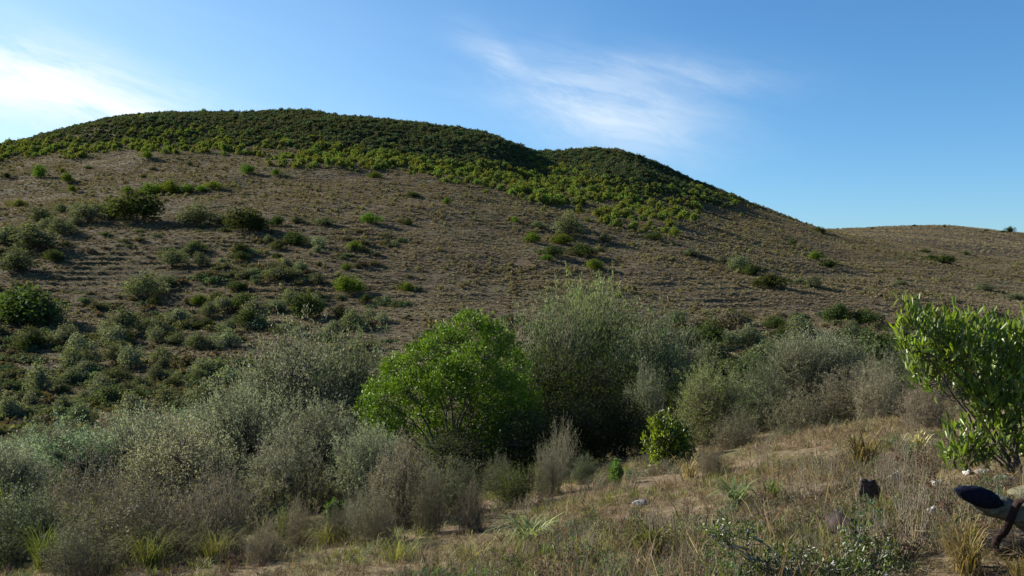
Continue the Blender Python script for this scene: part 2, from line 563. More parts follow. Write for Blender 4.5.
def leafy(seed, lobes, n_cl, per, Lf, Wf, cr, stems, r0, up=0.5, out=0.8, twig_r=0.006, big=False, shell=3.0, low=-1.1, nstem=7,
          rnd=0.7, spray=0.0):
    """bush or tree with leafy lobes. returns (wood verts, faces), (leaf verts, faces, v)"""
    rg = np.random.default_rng(seed)
    cp, cd = in_lobes(rg, lobes, n_cl, shell, low)
    keep = cp[:, 2] > 0.03
    cp, cd = cp[keep], cd[keep]
    lob = np.array(lobes)
    # main stems
    a = np.zeros((stems, 3))
    an = rg.random(stems) * 6.28
    a[:, 0], a[:, 1] = np.cos(an) * r0 * 2.0, np.sin(an) * r0 * 2.0
    a[:, 2] = -0.08
    tgt = lob[np.arange(stems) % len(lob), :3] + rg.normal(0, 0.18, (stems, 3)) * lob[np.arange(stems) % len(lob), 3:6]
    bend = (tgt - a) * np.array([-0.10, -0.10, 0.06]) + rg.normal(0, 0.03, (stems, 3))
    SP = curve(a, tgt, 9, bend, rg, 0.02)
    SR = r0 * np.linspace(1, 0.35, 9)[None, :] * rg.uniform(0.6, 1, (stems, 1))
    wood = [tubes(SP, SR, 5)]
    nodes = SP[:, 2:, :].reshape(-1, 3)
    # twigs
    d2 = np.linalg.norm(cp[:, None, :] - nodes[None], axis=2) + 1.2 * np.maximum(nodes[None, :, 2] - cp[:, None, 2] + 0.05, 0)
    st = nodes[np.argmin(d2, 1)]
    bd = (cp - st) * 0.0
    bd[:, 2] = -0.08 * np.linalg.norm(cp - st, axis=1)
    sel = np.arange(len(cp)) if nstem is None else np.arange(0, len(cp), max(1, int(len(cp) / max(nstem * stems, 1))))
    TP = curve(st[sel], cp[sel], 5, bd[sel], rg, 0.03)
    wood.append(tubes(TP, twig_r * np.linspace(2.0, 0.6, 5)[None, :] * np.ones((len(sel), 1)), 3))
    # leaves
    n = len(cp) * per
    c0 = np.repeat(cp, per, 0) + rg.normal(0, cr, (n, 3))
    od = np.repeat(cd, per, 0)
    if spray:
        sd = norm(cd * out + np.array([0, 0, up]) + rg.normal(0, 0.45, cd.shape))
        c0 = np.repeat(cp, per, 0) + np.repeat(sd, per, 0) * (rg.random((n, 1)) * spray * np.repeat(rg.uniform(0.4, 1.3, len(cp)), per)[:, None]) + rg.normal(0, cr, (n, 3))
    ax = od * out + np.array([0, 0, up]) + rg.normal(0, rnd, (n, 3))
    nm = od + np.array([0, 0, 0.3]) + rg.normal(0, 0.75, (n, 3))
    sc = rg.uniform(0.6, 1.25, n)
    lv, lf = leaves(c0, ax, nm, Lf * sc, Wf * sc, big)
    v = np.clip(0.5 + rg.normal(0, 0.2, n) + np.repeat(rg.normal(0, 0.14, len(cp)), per), 0, 1)
    if big:
        v = np.repeat(v, 2)
    return merge(wood), (lv, lf, v)


def twiggy(seed, w, h, nst, nf, nleaf, Lf, Wf, lean=0.0, r=0.006, spread=0.5, flat=0.0):
    """fountain of fine upright stems that fork into twigs with tiny leaves"""
    rg = np.random.default_rng(seed)
    an = rg.random(nst) * 6.28
    rad = np.sqrt(rg.random(nst))
    a = np.stack([np.cos(an) * rad * w * 0.27, np.sin(an) * rad * w * 0.27, np.full(nst, -0.05)], 1)
    hh = h * (0.22 + 0.80 * np.sqrt(1 - (rad * 0.95) ** 2)) * rg.uniform(0.55, 1.0, nst) * 0.97
    lob = 0.8 + 0.25 * np.sin(3 * an + seed) + 0.12 * np.sin(5 * an)
    b = np.stack([np.cos(an) * rad * w * 0.5 * lob + lean * h, np.sin(an) * rad * w * 0.5 * lob, hh], 1)
    bend = np.stack([-(b[:, 0] - a[:, 0]) * 0.12, -(b[:, 1] - a[:, 1]) * 0.12, h * 0.03 * np.ones(nst)], 1)
    P = curve(a, b, 7, bend, rg, 0.024)
    wood = [tubes(P, r * np.linspace(1.5, 0.45, 7)[None] * rg.uniform(.6, 1.1, (nst, 1)), 3)]
    # forks
    si = np.repeat(np.arange(nst), nf)
    t0 = rg.uniform(0.10, 0.95, nst * nf)
    kk = np.clip((t0 * 6), 0, 5.99)
    i0 = kk.astype(int)
    fa = P[si, i0] * (1 - (kk - i0))[:, None] + P[si, i0 + 1] * (kk - i0)[:, None]
    dirv = norm(P[si, i0 + 1] - P[si, i0]) + rg.normal(0, spread * 0.6, (nst * nf, 3)) + np.array([0, 0, 0.25])
    fl = h * rg.uniform(0.06, 0.17, nst * nf)
    fb = fa + norm(dirv) * fl[:, None]
    fbend = np.zeros_like(fa)
    fbend[:, 2] = -0.08 * fl
    FP = curve(fa, fb, 4, fbend, rg, 0.03)
    wood.append(tubes(FP, r * np.linspace(0.6, 0.3, 4)[None] * np.ones((nst * nf, 1)), 3))
    out = None
    if nleaf:
        q = rg.integers(0, nst * nf, nleaf)
        t = rg.random(nleaf) ** 0.7
        kk = np.clip(t * 3, 0, 2.99)
        i0 = kk.astype(int)
        c = FP[q, i0] * (1 - (kk - i0))[:, None] + FP[q, i0 + 1] * (kk - i0)[:, None]
        c = c + rg.normal(0, 0.008, c.shape)
        ax = norm(FP[q, 3] - FP[q, 0]) * 0.8 + rg.normal(0, 0.6, (nleaf, 3))
        sc = rg.uniform(0.6, 1.3, nleaf)
        od = c - np.array([0, 0, h * 0.4])
        lv, lf = leaves(c, ax, norm(od) + rg.normal(0, 0.7, (nleaf, 3)), Lf * sc, Wf * sc)
        v = np.clip(0.5 + rg.normal(0, 0.22, nleaf), 0, 1)
        out = (lv, lf, v)
    return merge(wood), out


def lobes_round(rg, w, h, n, rs=(0.34, 0.5), zlo=0.42):
    L = []
    for i in range(n):
        an = 2 * math.pi * (i + rg.random() * 0.6) / n
        rr_ = rg.uniform(0.10, 0.27) * w if i else 0
        k_ = rg.uniform(*rs)
        hz = rg.uniform(0.30, 0.56) * h if i else 0.55 * h
        L.append((math.cos(an) * rr_, math.sin(an) * rr_, hz, k_ * w * 0.62, k_ * w * 0.62, min(hz, h - hz) * rg.uniform(0.85, 1.0)))
    return L


def lobes_irreg(rg, w, h, n):
    L = []
    for i in range(n):
        an = rg.random() * 6.28
        rr_ = rg.uniform(0.0, 0.40) * w
        k_ = rg.uniform(0.11, 0.24) * w
        top = h * (1.0 - 0.9 * (rr_ / w) ** 1.5 * 1.6) * rg.uniform(0.6, 1.0)
        hz = top * 0.55
        L.append((math.cos(an) * rr_, math.sin(an) * rr_, hz, k_, k_, top * 0.45))
    return L


def far_shrub(seed, w=1.0, h=0.85, n=420, mats=(), card=0.085, nl=5, trunk=True, nj=0.6, irr=False):
    """one mesh: small shrub for far slopes, unit width"""
    rg = np.random.default_rng(seed)
    lb = lobes_irreg(rg, w, h, nl) if irr else lobes_round(rg, w, h, nl)
    cp, cd = in_lobes(rg, lb, n, 3.0, -1.1)
    cp = cp + rg.normal(0, 0.018 * w, cp.shape)
    cp[:, 2] = np.maximum(cp[:, 2], 0.02)
    ax = norm(rg.normal(size=(n, 3)))
    nm = cd * 1.2 + rg.normal(0, nj, (n, 3))
    sc = rg.uniform(0.6, 1.4, n)
    ax = ax - nm * (np.sum(ax * nm, 1) / np.maximum(np.sum(nm * nm, 1), 1e-6))[:, None]
    lv, lf = leaves(cp, ax, nm, card * 1.5 * sc, card * sc)
    v = np.clip(0.5 + rg.normal(0, 0.22, n), 0, 1)
    mi = np.zeros(n, int)
    if trunk:
        ns = 5
        a = np.zeros((ns, 3))
        a[:, 2] = -0.1
        b = np.array([l[:3] for l in lb])[np.arange(ns) % nl]
        tv, tf = tubes(curve(a, b, 4, b * 0.0, rg, 0.03), 0.02 * np.linspace(1, .4, 4)[None] * np.ones((ns, 1)), 3)
        lv, lf = merge([(lv, lf), (tv, tf)])
        v = np.concatenate([v, np.full(len(tf), .5)])
        mi = np.concatenate([mi, np.ones(len(tf), int)])
    return new_mesh('far_shrub', lv, lf, mats, v, mi)


def tuft(seed, n, h, spread, wd, mats, droop=0.35):
    """grass tuft: bent blades of two quads"""
    rg = np.random.default_rng(seed)
    an = rg.random(n) * 6.28
    rad = np.sqrt(rg.random(n)) * spread * 0.35
    a = np.stack([np.cos(an) * rad, np.sin(an) * rad, np.full(n, -0.01)], 1)
    an2 = an + rg.normal(0, 0.7, n)
    ln = h * rg.uniform(0.5, 1.1, n)
    o = np.stack([np.cos(an2), np.sin(an2), np.zeros(n)], 1)
    le = rg.uniform(0.15, 1.0, n)[:, None] * spread
    mid = a + o * le * 0.4 + np.array([0, 0, 1.0]) * ln[:, None] * 0.62
    tip = a + o * le * 1.15 + np.array([0, 0, 1.0]) * ln[:, None] * (1 - droop * rg.random((n, 1)))
    s = np.stack([-np.sin(an2 + rg.normal(0, .8, n)), np.cos(an2), np.zeros(n)], 1) * wd * rg.uniform(.6, 1.2, n)[:, None] * .5
    v = np.stack([a - s, a + s, mid + s * .85, mid - s * .85, tip + s * .15, tip - s * .15], 1).reshape(-1, 3)
    i = np.arange(n)[:, None] * 6
    f = np.concatenate([i + np.array([[0, 1, 2, 3]]), i + np.array([[3, 2, 4, 5]])], 1).reshape(-1, 4)
    return new_mesh('tuft', v, f, mats, np.repeat(rg.random(n), 2))


# ---------------------------------------------------------------- scattering of uncountable cover
def stuff(name, protos, P, rotz, scale, label, tilt=None):
    """one object: copies of small plant meshes on points, through geometry nodes"""
    c = bpy.data.collections.new(name + '_shapes')
    for i, me in enumerate(protos):
        o = bpy.data.objects.new('%s_shape_%02d' % (name, i), me)
        c.objects.link(o)
    n = len(P)
    me = bpy.data.meshes.new(name)
    me.vertices.add(n)
    me.vertices.foreach_set('co', np.asarray(P, np.float32).ravel())
    rot = np.zeros((n, 3), np.float32)
    if tilt is not None:
        rot[:, :2] = tilt
    rot[:, 2] = rotz
    sc = np.asarray(scale, np.float32)
    if sc.ndim == 1:
        sc = np.repeat(sc[:, None], 3, 1)
    for nm, dat in (('rot', rot), ('scl', sc)):
        a = me.attributes.new(nm, 'FLOAT_VECTOR', 'POINT')
        a.data.foreach_set('vector', np.ascontiguousarray(dat, np.float32).ravel())
    a = me.attributes.new('pick', 'INT', 'POINT')
    a.data.foreach_set('value', rng.integers(0, len(protos), n).astype(np.int32))
    me.update()
    o = link(name, me)
    tr = bpy.data.node_groups.new(name, 'GeometryNodeTree')
    tr.interface.new_socket('Geometry', in_out='INPUT', socket_type='NodeSocketGeometry')
    tr.interface.new_socket('Geometry', in_out='OUTPUT', socket_type='NodeSocketGeometry')
    gi, go = tr.nodes.new('NodeGroupInput'), tr.nodes.new('NodeGroupOutput')
    ci = tr.nodes.new('GeometryNodeCollectionInfo')
    ci.inputs['Collection'].default_value = c
    ci.inputs['Separate Children'].default_value = True
    ci.inputs['Reset Children'].default_value = True
    ip = tr.nodes.new('GeometryNodeInstanceOnPoints')
    ip.inputs['Pick Instance'].default_value = True

    def attr(nm, typ):
        a_ = tr.nodes.new('GeometryNodeInputNamedAttribute')
        a_.data_type = typ
        a_.inputs[0].default_value = nm
        return a_.outputs[0]
    e2r = tr.nodes.new('FunctionNodeEulerToRotation')
    tr.links.new(attr('rot', 'FLOAT_VECTOR'), e2r.inputs[0])
    tr.links.new(gi.outputs[0], ip.inputs['Points'])
    tr.links.new(ci.outputs[0], ip.inputs['Instance'])
    tr.links.new(attr('pick', 'INT'), ip.inputs['Instance Index'])
    tr.links.new(e2r.outputs[0], ip.inputs['Rotation'])
    tr.links.new(attr('scl', 'FLOAT_VECTOR'), ip.inputs['Scale'])
    tr.links.new(ip.outputs[0], go.inputs[0])
    md = o.modifiers.new('scatter', 'NODES')
    md.node_group = tr
    tag(o, label, kind='stuff')
    return o


def bearing(x, y):
    return 512 + F * x / np.maximum(y, 0.1)


def row_of(x, y):
    return 288 - (height(x, y) - EYE) / y * F


# belt and forest outlines along the bearing: (u, upper row, lower row of the green belt)
BELT = np.array([(-300, 168, 178), (-100, 156, 168), (0, 150, 163), (50, 144, 157), (90, 141, 159), (130, 138, 152), (180, 138, 152), (250, 140, 160), (330, 147, 169),
                 (400, 157, 173), (470, 166, 183), (505, 171, 190), (530, 174, 200), (560, 178, 210), (600, 184, 222), (640, 190, 232),
                 (670, 192, 236), (690, 193, 228), (705, 197, 206), (745, 205, 208), (780, 214, 214.5)])


def belt_edges(u):
    return np.interp(u, BELT[:, 0], BELT[:, 1]), np.interp(u, BELT[:, 0], BELT[:, 2])


# hill turf: tussocks
def scatter_hill(n, r0, r1, dens=None):
    th_ = rng.uniform(-0.60, 0.60, n)
    r_ = np.sqrt(rng.uniform(r0 * r0, r1 * r1, n))
    return r_ * np.sin(th_), r_ * np.cos(th_)


hg = [tuft(100 + i, 20, 0.34, 0.36, 0.075, [M_HGRASS]) for i in range(5)]
x, y = scatter_hill(300000, 60, 420)
k_ = rng.random(len(x)) < (0.40 + 0.60 * smooth(-0.5, 0.3, fbm(x, y, 7, 3, 71))) * (1 - 0.45 * np.exp(-((x + 55) / 14) ** 4 - ((y - 142) / 20) ** 4))
x, y = x[k_], y[k_]
P = np.stack([x, y, height(x, y)], 1)
stuff('hill_grass', hg, P, rng.random(len(P)) * 6.28, np.stack([rng.uniform(0.6, 1.6, len(P)), rng.uniform(.6, 1.6, len(P)), rng.uniform(0.35, 1.0, len(P))], 1),
      'short brown dry grass covering the open hillside')
x, y = scatter_hill(45000, 420, 760)
k_ = (bearing(x, y) > 800)
x, y = x[k_], y[k_]
P = np.stack([x, y, height(x, y)], 1)
stuff('far_hill_grass', hg, P, rng.random(len(P)) * 6.28, rng.uniform(1.2, 3.0, len(P)), 'brown grass on the distant low ridge')

dw = [far_shrub(200 + i, 1.0, 0.6, 70, [M_DWARF, M_BARK], 0.16, 4, False) for i in range(5)]
x, y = scatter_hill(52000, 62, 400)
dn = fbm(x, y, 22, 3, 81) + rng.normal(0, 0.35, len(x))
k_ = (dn > -0.05) & (rng.random(len(x)) > 0.9 * np.exp(-((x + 55) / 14) ** 4 - ((y - 142) / 20) ** 4))
x, y = x[k_], y[k_]
P = np.stack([x, y, height(x, y) - 0.03], 1)
s_ = 0.35 + rng.random(len(P)) ** 3 * 1.0
stuff('heath', dw, P, rng.random(len(P)) * 6.28, s_, 'low grey-brown heath bushes dotted over the hillside')

# wooded summit
fo = [far_shrub(300 + i, 1.0, 0.8, 300, [M_FOREST, M_BARK], 0.10, 9, False, 0.8, True) for i in range(8)]
x, y = scatter_hill(95000, 225, 430)
u_, v_ = bearing(x, y), row_of(x, y)
up_, lo_ = belt_edges(u_)
k_ = (v_ < up_ + 1 + 4 * fbm(x, y, 20, 3, 91) + rng.exponential(1.5, len(x))) & (u_ < 735) & (u_ > -320)
k_ &= rng.random(len(x)) < np.where(y > 400, 0.3, 0.85)
x, y = x[k_], y[k_]
P = np.stack([x, y, height(x, y) - 0.15], 1)
s_ = (0.8 + 2.1 * rng.random(len(P)) ** 2.2) * (1 + 0.25 * fbm(P[:, 0], P[:, 1], 20, 2, 97)) * np.interp(bearing(x, y), [-300, 100, 200, 650, 730], [.6, 0.75, 1, 1, 0.7])
stuff('summit_forest', fo, P, rng.random(len(P)) * 6.28, np.stack([s_ * 1.15, s_ * 1.15, s_ * rng.uniform(.6, 1.0, len(P))], 1),
      'dark olive woodland covering the summit and its ridge')

# green belt below the wood: the shrubs that show largest are single things, the rest one mass
bl = [far_shrub(400 + i, 1.0, 0.78, 420, [M_BAND, M_BARK], 0.085, 9, True, 0.8, True) for i in range(8)]
x, y = scatter_hill(42000, 150, 380)
u_, v_ = bearing(x, y), row_of(x, y)
up_, lo_ = belt_edges(u_)
edge = 4.5 * fbm(x, y, 14, 3, 95) + np.where(rng.random(len(x)) < 0.06, rng.exponential(7.0, len(x)) * (-1.0), 0)
k_ = (v_ > up_ - 2 + edge * 1.3 - rng.exponential(1.5, len(x))) & (v_ < lo_ - edge * 0.9) & (u_ < 800)
k_ &= rng.random(len(x)) < 0.62 * np.where(fbm(x, y, 11, 2, 96) < -0.3, 0.18, 1.0) * np.interp(u_, [540, 600, 700], [1, 0.6, 0.35]) * np.where(v_ > lo_ - 5, 0.55, 1.0)
x, y, u_ = x[k_], y[k_], u_[k_]
order = np.argsort(lo_[k_] - v_[k_] + 0.35 * (y - 250) * 0.1)
vis = order[(u_[order] > 3) & (u_[order] < 765)]
single, restm = vis[:260], np.ones(len(x), bool)
restm[single] = False
P = np.stack([x, y, height(x, y) - 0.1], 1)
S = (1.0 + 2.1 * rng.random(len(P)) ** 1.7) * np.interp(u_, [500, 560, 700, 760], [1, 1.15, 1.1, .6])
stuff('shrub_belt', bl, P[restm], rng.random(restm.sum()) * 6.28, S[restm], 'dense belt of bright green shrubs below the wooded summit')
for i_ in single:
    o = link('belt_shrub', bl[int(rng.integers(0, 8))])
    o.location = P[i_]
    o.rotation_euler = (0, 0, rng.random() * 6.28)
    s = float(S[i_])
    o.scale = (s, s, s * float(rng.uniform(0.85, 1.15)))
    uu_ = u_[i_]
    where = ('left of the summit' if uu_ < 130 else 'below the summit' if uu_ < 300 else 'below the falling ridge' if uu_ < 480 else
             'beneath the saddle of the ridge' if uu_ < 580 else 'in the tail above the clump' if uu_ < 690 else 'at its right tip')
    tag(o, 'rounded green shrub on the lower edge of the belt, ' + where, 'shrub', 'green belt shrubs ' + where)

# low scrub that ties the bushes of the lower left slope and the gully together
M_SCRUB = foliage_mat('scrub_leaf', (0.088, 0.092, 0.050), var=0.6, transl=0.3, hue=0.14, spec=0.05, rough=0.8)
sb = [far_shrub(450 + i, 1.0, 0.42, 420, [M_SCRUB, M_BARK], 0.060, 14, False, 0.85, True) for i in range(6)]
x, y = scatter_hill(26000, 60, 200)
u_, v_ = bearing(x, y), row_of(x, y)
wgt = np.where(u_ < 420, smooth(215, 300, v_) * (1 - 0.7 * smooth(230, 420, u_)), smooth(310, 335, v_) * 0.8)
wgt *= 1 - 0.97 * np.exp(-((x + 55) / 13) ** 4 - ((y - 142) / 19) ** 4)
k_ = rng.random(len(x)) < wgt * smooth(-0.25, 0.35, fbm(x, y, 11, 3, 171)) * np.where(u_ < 260, 0.72, 0.6)
x, y = x[k_], y[k_]
P = np.stack([x, y, height(x, y) - 0.05], 1)
s_ = 0.7 + 2.7 * rng.random(len(P)) ** 1.6
stuff('scrub', sb, P, rng.random(len(P)) * 6.28, np.stack([s_ * rng.uniform(.8, 1.5, len(P)), s_, s_ * rng.uniform(.6, 1.1, len(P))], 1), 'low olive scrub joining the bushes of the lower slope')

# ---------------------------------------------------------------- single shrubs on the hillside
ORD = 'first second third fourth fifth sixth seventh eighth ninth tenth eleventh twelfth thirteenth fourteenth fifteenth sixteenth seventeenth eighteenth nineteenth twentieth'.split()
HS = [far_shrub(500 + i, 1.0, 0.9, 2600, [M_HLEAF, M_BARK], 0.036, 14, nj=0.85, irr=True) for i in range(6)]
HSS = [far_shrub(520 + i, 1.0, 0.9, 2400, [M_HLEAF, M_BARK], 0.033, 15, nj=0.85, irr=True) for i in range(6)]
CG, CD, CS, CY = (0.100, 0.150, 0.024), (0.052, 0.070, 0.024), (0.102, 0.116, 0.070), (0.13, 0.15, 0.035)
CP = (0.150, 0.166, 0.116)
CO = (0.070, 0.078, 0.036)


def hill_shrub(u, v, w, h, c, label, group=None, name='hillside_shrub'):
    x_, y_ = hits(u, v)
    ms = HSS if c in (CS, CP) else HS
    o = link(name, ms[int(rng.integers(0, len(ms)))])
    o.location = (x_, y_, gz(x_, y_) - 0.08)
    sw, sh = w * y_ / F * 1.42, h * y_ / F / 0.9 * 1.12
    o.scale = (sw, sw * 0.95, sh)
    o.rotation_euler = (0, 0, float(rng.random() * 6.28))
    j = rng.uniform(0.85, 1.15)
    o.color = (c[0] * j, c[1] * j, c[2] * j, 1)
    tag(o, label, 'shrub', group)
    return o


HILL = [
    (39, 178, 13, 16, CG, 'upright bright green shrub high on the left slope, tallest of the loose ones there'),
    (68, 183, 12, 12, CG, 'round green shrub high on the left slope, right of the taller upright one'),
    (7, 178, 9, 6, CD, 'tiny dark shrub high on the slope at the left edge'),
    (73, 192, 8, 8, CG, 'tiny bright green bush just below the round green shrub on the upper left slope'),
    (19, 207, 13, 9, CY, 'yellow-green low bush near the left edge above the grey thicket'),
    (146, 159, 14, 9, CG, 'loose green shrub just under the lower edge of the belt, left of summit'),
    (88, 169, 12, 4, CS, 'flat grey bush lying on the upper left slope under the belt'),
    (153, 170, 9, 4, CS, 'small flat grey bush high on the left slope, above the long green row'),
    (189, 166, 9, 6, CS, 'small grey bush on bare slope above the right end of the long green row'),
    (143, 178, 7, 4, CD, 'tiny dark bush just above the long green row'),
    (138, 222, 46, 33, CD, 'large dark green tree-like bush on left slope with a long black shadow'),
    (128, 194, 12, 9, CG, 'small green shrub at the left end of the long green row'),
    (150, 195, 20, 14, CG, 'bright green shrub in the long row, just above the large dark bush'),
    (168, 194, 24, 15, CG, 'widest bright green shrub in the middle of the long row on left slope'),
    (186, 194, 18, 11, CG, 'bright green shrub near the right end of the long row on left slope'),
    (200, 192, 14, 7, CG, 'low green shrub at the right end of the long row'),
    (213, 190, 18, 9, CY, 'pale yellow-green shrub right of the long green row'),
    (246, 174, 15, 11, CG, 'green shrub alone on the upper slope below the middle of the summit'),
    (276, 176, 9, 8, CG, 'small green shrub right of the lone one below the summit'),
    (110, 217, 24, 17, CS, 'grey-green bush touching the left side of the large dark bush'),
    (95, 216, 20, 15, CS, 'grey-green bush second to the left of the large dark bush'),
    (80, 214, 18, 13, CS, 'grey bush third to the left of the large dark bush'),
    (62, 213, 16, 11, CS, 'grey bush fourth to the left of the large dark bush'),
    (198, 226, 34, 25, CS, 'large grey-green bush right of the large dark bush across its shadow'),
    (222, 224, 14, 10, CS, 'small grey bush between the two large rounded bushes on left slope'),
    (242, 232, 34, 27, CD, 'dark rounded bush with a wide shadow, right of the large grey-green one'),
    (260, 232, 20, 16, CD, 'dark lower bush leaning on the right of the dark rounded one'),
    (277, 226, 13, 12, CD, 'small dark bush just right of the dark rounded pair'),
    (294, 245, 21, 16, CD, 'dark green round bush lower right of the dark rounded pair'),
    (296, 223, 16, 8, CS, 'flat grey-green bush above the dark green round one'),
    (324, 225, 24, 9, CS, 'low grey-green bush patch on the middle slope, left of the bright round shrub'),
    (268, 243, 14, 9, CS, 'small grey bush left of the dark green round bush'),
    (370, 224, 17, 13, CG, 'bright green round shrub with long shadow on open middle slope'),
    (354, 251, 12, 11, CG, 'small bright green shrub below the round one on open middle slope'),
    (346, 270, 10, 8, CG, 'small green shrub just above the broad bright one'),
    (348, 293, 27, 20, CG, 'broad bright green bush above the grey thicket with black shadow'),
    (407, 292, 10, 12, CG, 'small upright bright green shrub alone right of the broad bright bush'),
    (447, 205, 8, 8, CG, 'tiny bright green shrub alone high on the middle slope'),
    (412, 197, 14, 6, CD, 'flat dark shrub high on the middle slope under the belt'),
    (408, 225, 8, 8, CD, 'tiny dull green bush right of the bright round shrub on middle slope'),
    (374, 178, 12, 7, CG, 'low green bush just under the belt below the summit ridge'),
    (568, 237, 26, 27, CS, 'tall grey-green bush, largest of the clump under the belt tail'),
    (561, 244, 19, 12, CG, 'green bush at the foot of the tall grey-green one'),
    (532, 243, 16, 12, CG, 'green bush at the left end of the clump under the belt tail'),
    (551, 256, 22, 12, CD, 'dark bush at the bottom left of the clump under the belt tail'),
    (580, 257, 27, 14, CD, 'dark spreading bush at the bottom right of the clump under the belt tail'),
    (593, 270, 19, 12, CG, 'separate green bush below right of the clump under the belt tail'),
    (546, 260, 11, 6, CG, 'tiny green bush under the bottom left of the clump'),
    (515, 223, 7, 8, CG, 'tiny green shrub on the slope left of the clump under the belt tail'),
    (604, 242, 14, 9, CS, 'small grey bush right of the tall grey-green one'),
    (538, 228, 14, 8, CS, 'grey-green bush above the left end of the clump'),
    (600, 252, 10, 6, CS, 'tiny grey bush right of the dark spreading bush'),
    (655, 240, 16, 10, CD, 'dark shrub at the end of the belt tail'),
    (675, 236, 12, 10, CY, 'yellowish shrub at the right end of the belt tail'),
    (690, 256, 20, 8, CS, 'low grey shrub patch right of the belt tail'),
    (722, 262, 12, 6, CS, 'low grey shrub up left of the pair on the right slope'),
    (738, 272, 22, 20, CS, 'grey-green bush, upper left of the pair on the right slope'),
    (752, 276, 22, 13, CD, 'dark bush between the pair on the right slope'),
    (772, 288, 32, 15, CD, 'dark spreading bush, lower right of the pair on the right slope'),
    (813, 287, 20, 13, CS, 'round grey-green bush right of the dark spreading one'),
    (800, 284, 14, 7, CS, 'small pale bush between the dark spreading and the round grey-green one'),
    (816, 260, 16, 9, CG, 'green bush on the right slope below the ridge end'),
    (829, 268, 17, 9, CD, 'dark bush below right of the green one on the right slope'),
    (802, 256, 12, 4, CS, 'flat grey bush left of the green one on the right slope'),
    (792, 245, 10, 7, CD, 'small dark bush above left of the green one on the right slope'),
    (820, 233, 12, 7, CD, 'small dark bush on the ridge line where it meets the far hill'),
    (932, 260, 11, 6, CD, 'small dark bush at the left of the dark pair on the far hill'),
    (944, 263, 24, 9, CD, 'wide dark bush with long shadow on the far hill'),
    (925, 253, 8, 5, CD, 'tiny dark bush above the wide dark one on the far hill'),
    (965, 255, 9, 4, CD, 'tiny dark bush right of the wide dark one on the far hill'),
    (983, 290, 20, 8, CS, 'low grey bush on the right slope above the glossy shrub'),
    (1015, 300, 18, 8, CS, 'low grey bush at the right edge above the glossy shrub'),
    (900, 285, 14, 6, CS, 'low grey bush on the right slope, left of the low grey ones near the edge'),
    (1010, 233, 9, 7, CD, 'round dark tree on the skyline of the far hill, largest there'),
    (1003, 233, 5, 3, CD, 'tiny bush on the skyline left of the round dark tree'),
    (986, 231.5, 6, 2.5, CD, 'tiny flat bush on the skyline of the far hill, further left of the round tree'),
    (915, 227, 5, 3, CD, 'tiny dark bush on top of the far hill'),
    (944, 227.5, 3, 3, CD, 'speck of a bush on the skyline just right of the far hill top'),
    (872, 229.5, 3, 3, CD, 'speck of a bush on the left skyline of the far hill'),
    (24, 328, 62, 44, CD, 'largest dark bush at the left edge of the slope, casting black shade'),
    (18, 316, 36, 28, CG, 'bright green crown rising from the largest dark bush at the left edge'),
    (50, 325, 28, 36, CS, 'pale grey-green bush right of the bright green crown at the left edge'),
    (14, 272, 34, 25, CS, 'grey-green round bush at the left edge above the bright green crown'),
    (34, 250, 46, 26, CS, 'broad grey bush on left slope above the round one at the edge'),
    (12, 243, 26, 20, CS, 'dark grey bush at the left edge beside the broad grey one'),
    (52, 262, 20, 13, CD, 'dark low bush right of the round one near the left edge'),
    (172, 266, 27, 19, CS, 'grey-green bush right of the grass terraces, uppermost of three'),
    (200, 266, 18, 15, CS, 'grey-green bush right of the grass terraces, beside the uppermost of three'),
    (146, 298, 38, 30, CS, 'big grey bush right of the grass terraces, largest of three'),
    (168, 288, 20, 15, CS, 'grey bush behind the largest of the three by the terraces'),
    (155, 307, 12, 14, CD, 'small dark bush at the foot of the largest by the terraces'),
    (201, 306, 15, 13, CG, 'small bright green bush right of the largest by the terraces'),
    (126, 333, 34, 28, CS, 'wide grey bush below the terraces'),
    (105, 337, 22, 18, CP, 'pale grey bush left of the wide one below the terraces'),
    (150, 330, 20, 13, CS, 'grey bush right of the wide one below the terraces'),
    (277, 280, 34, 16, CS, 'grey-green bush patch on the middle left slope, with dark shade'),
    (252, 278, 18, 12, CS, 'grey bush left of the patch on the middle left slope'),
    (318, 284, 18, 13, CS, 'grey bush right of the patch on the middle left slope'),
    (300, 270, 13, 10, CS, 'small grey bush above the patch on the middle left slope'),
    (236, 290, 20, 10, CD, 'dark low bush down left of the patch on the middle left slope'),
    (40, 394, 24, 36, CP, 'pale upright bush on the shaded lower left slope, taller than wide'),
    (9, 425, 30, 34, CP, 'pale bush at the left edge just above the foreground thicket'),
    (85, 366, 20, 20, CS, 'grey bush up right of the pale upright one'),
    (115, 362, 24, 22, CS, 'grey bush further right of the pale upright one, in a line'),
    (162, 362, 22, 18, CS, 'grey bush on the lower left slope, right end of that line'),
    (70, 385, 30, 20, CS, 'grey spreading bush right of the pale upright one'),
    (140, 392, 24, 18, CS, 'grey-green round bush on the lower left slope above the thicket'),
    (110, 404, 26, 16, CS, 'flat grey bush on the lower left slope just above the thicket'),
    (178, 386, 20, 16, CS, 'small round grey bush on the lower left slope, right of the round one'),
]
for t in HILL:
    nm = 'skyline_tree' if 'tree on the skyline' in t[5] else 'hillside_shrub'
    hill_shrub(*t[:6], name=nm)

# unnamed grey bushes of the lower left slope and the gully: counted in lines
def line_of(group_label, pts, gname):
    pts = sorted(pts)
    for i, (u, v, w, h, c) in enumerate(pts):
        nm_ = ORD[i] if i < len(ORD) else None
        lab = ('grey bush, %s from left %s' % (nm_, group_label)) if nm_ else ('grey bush at the right end, ' + group_label)
        hill_shrub(u, v, w, h, c, lab, gname, 'slope_bush')


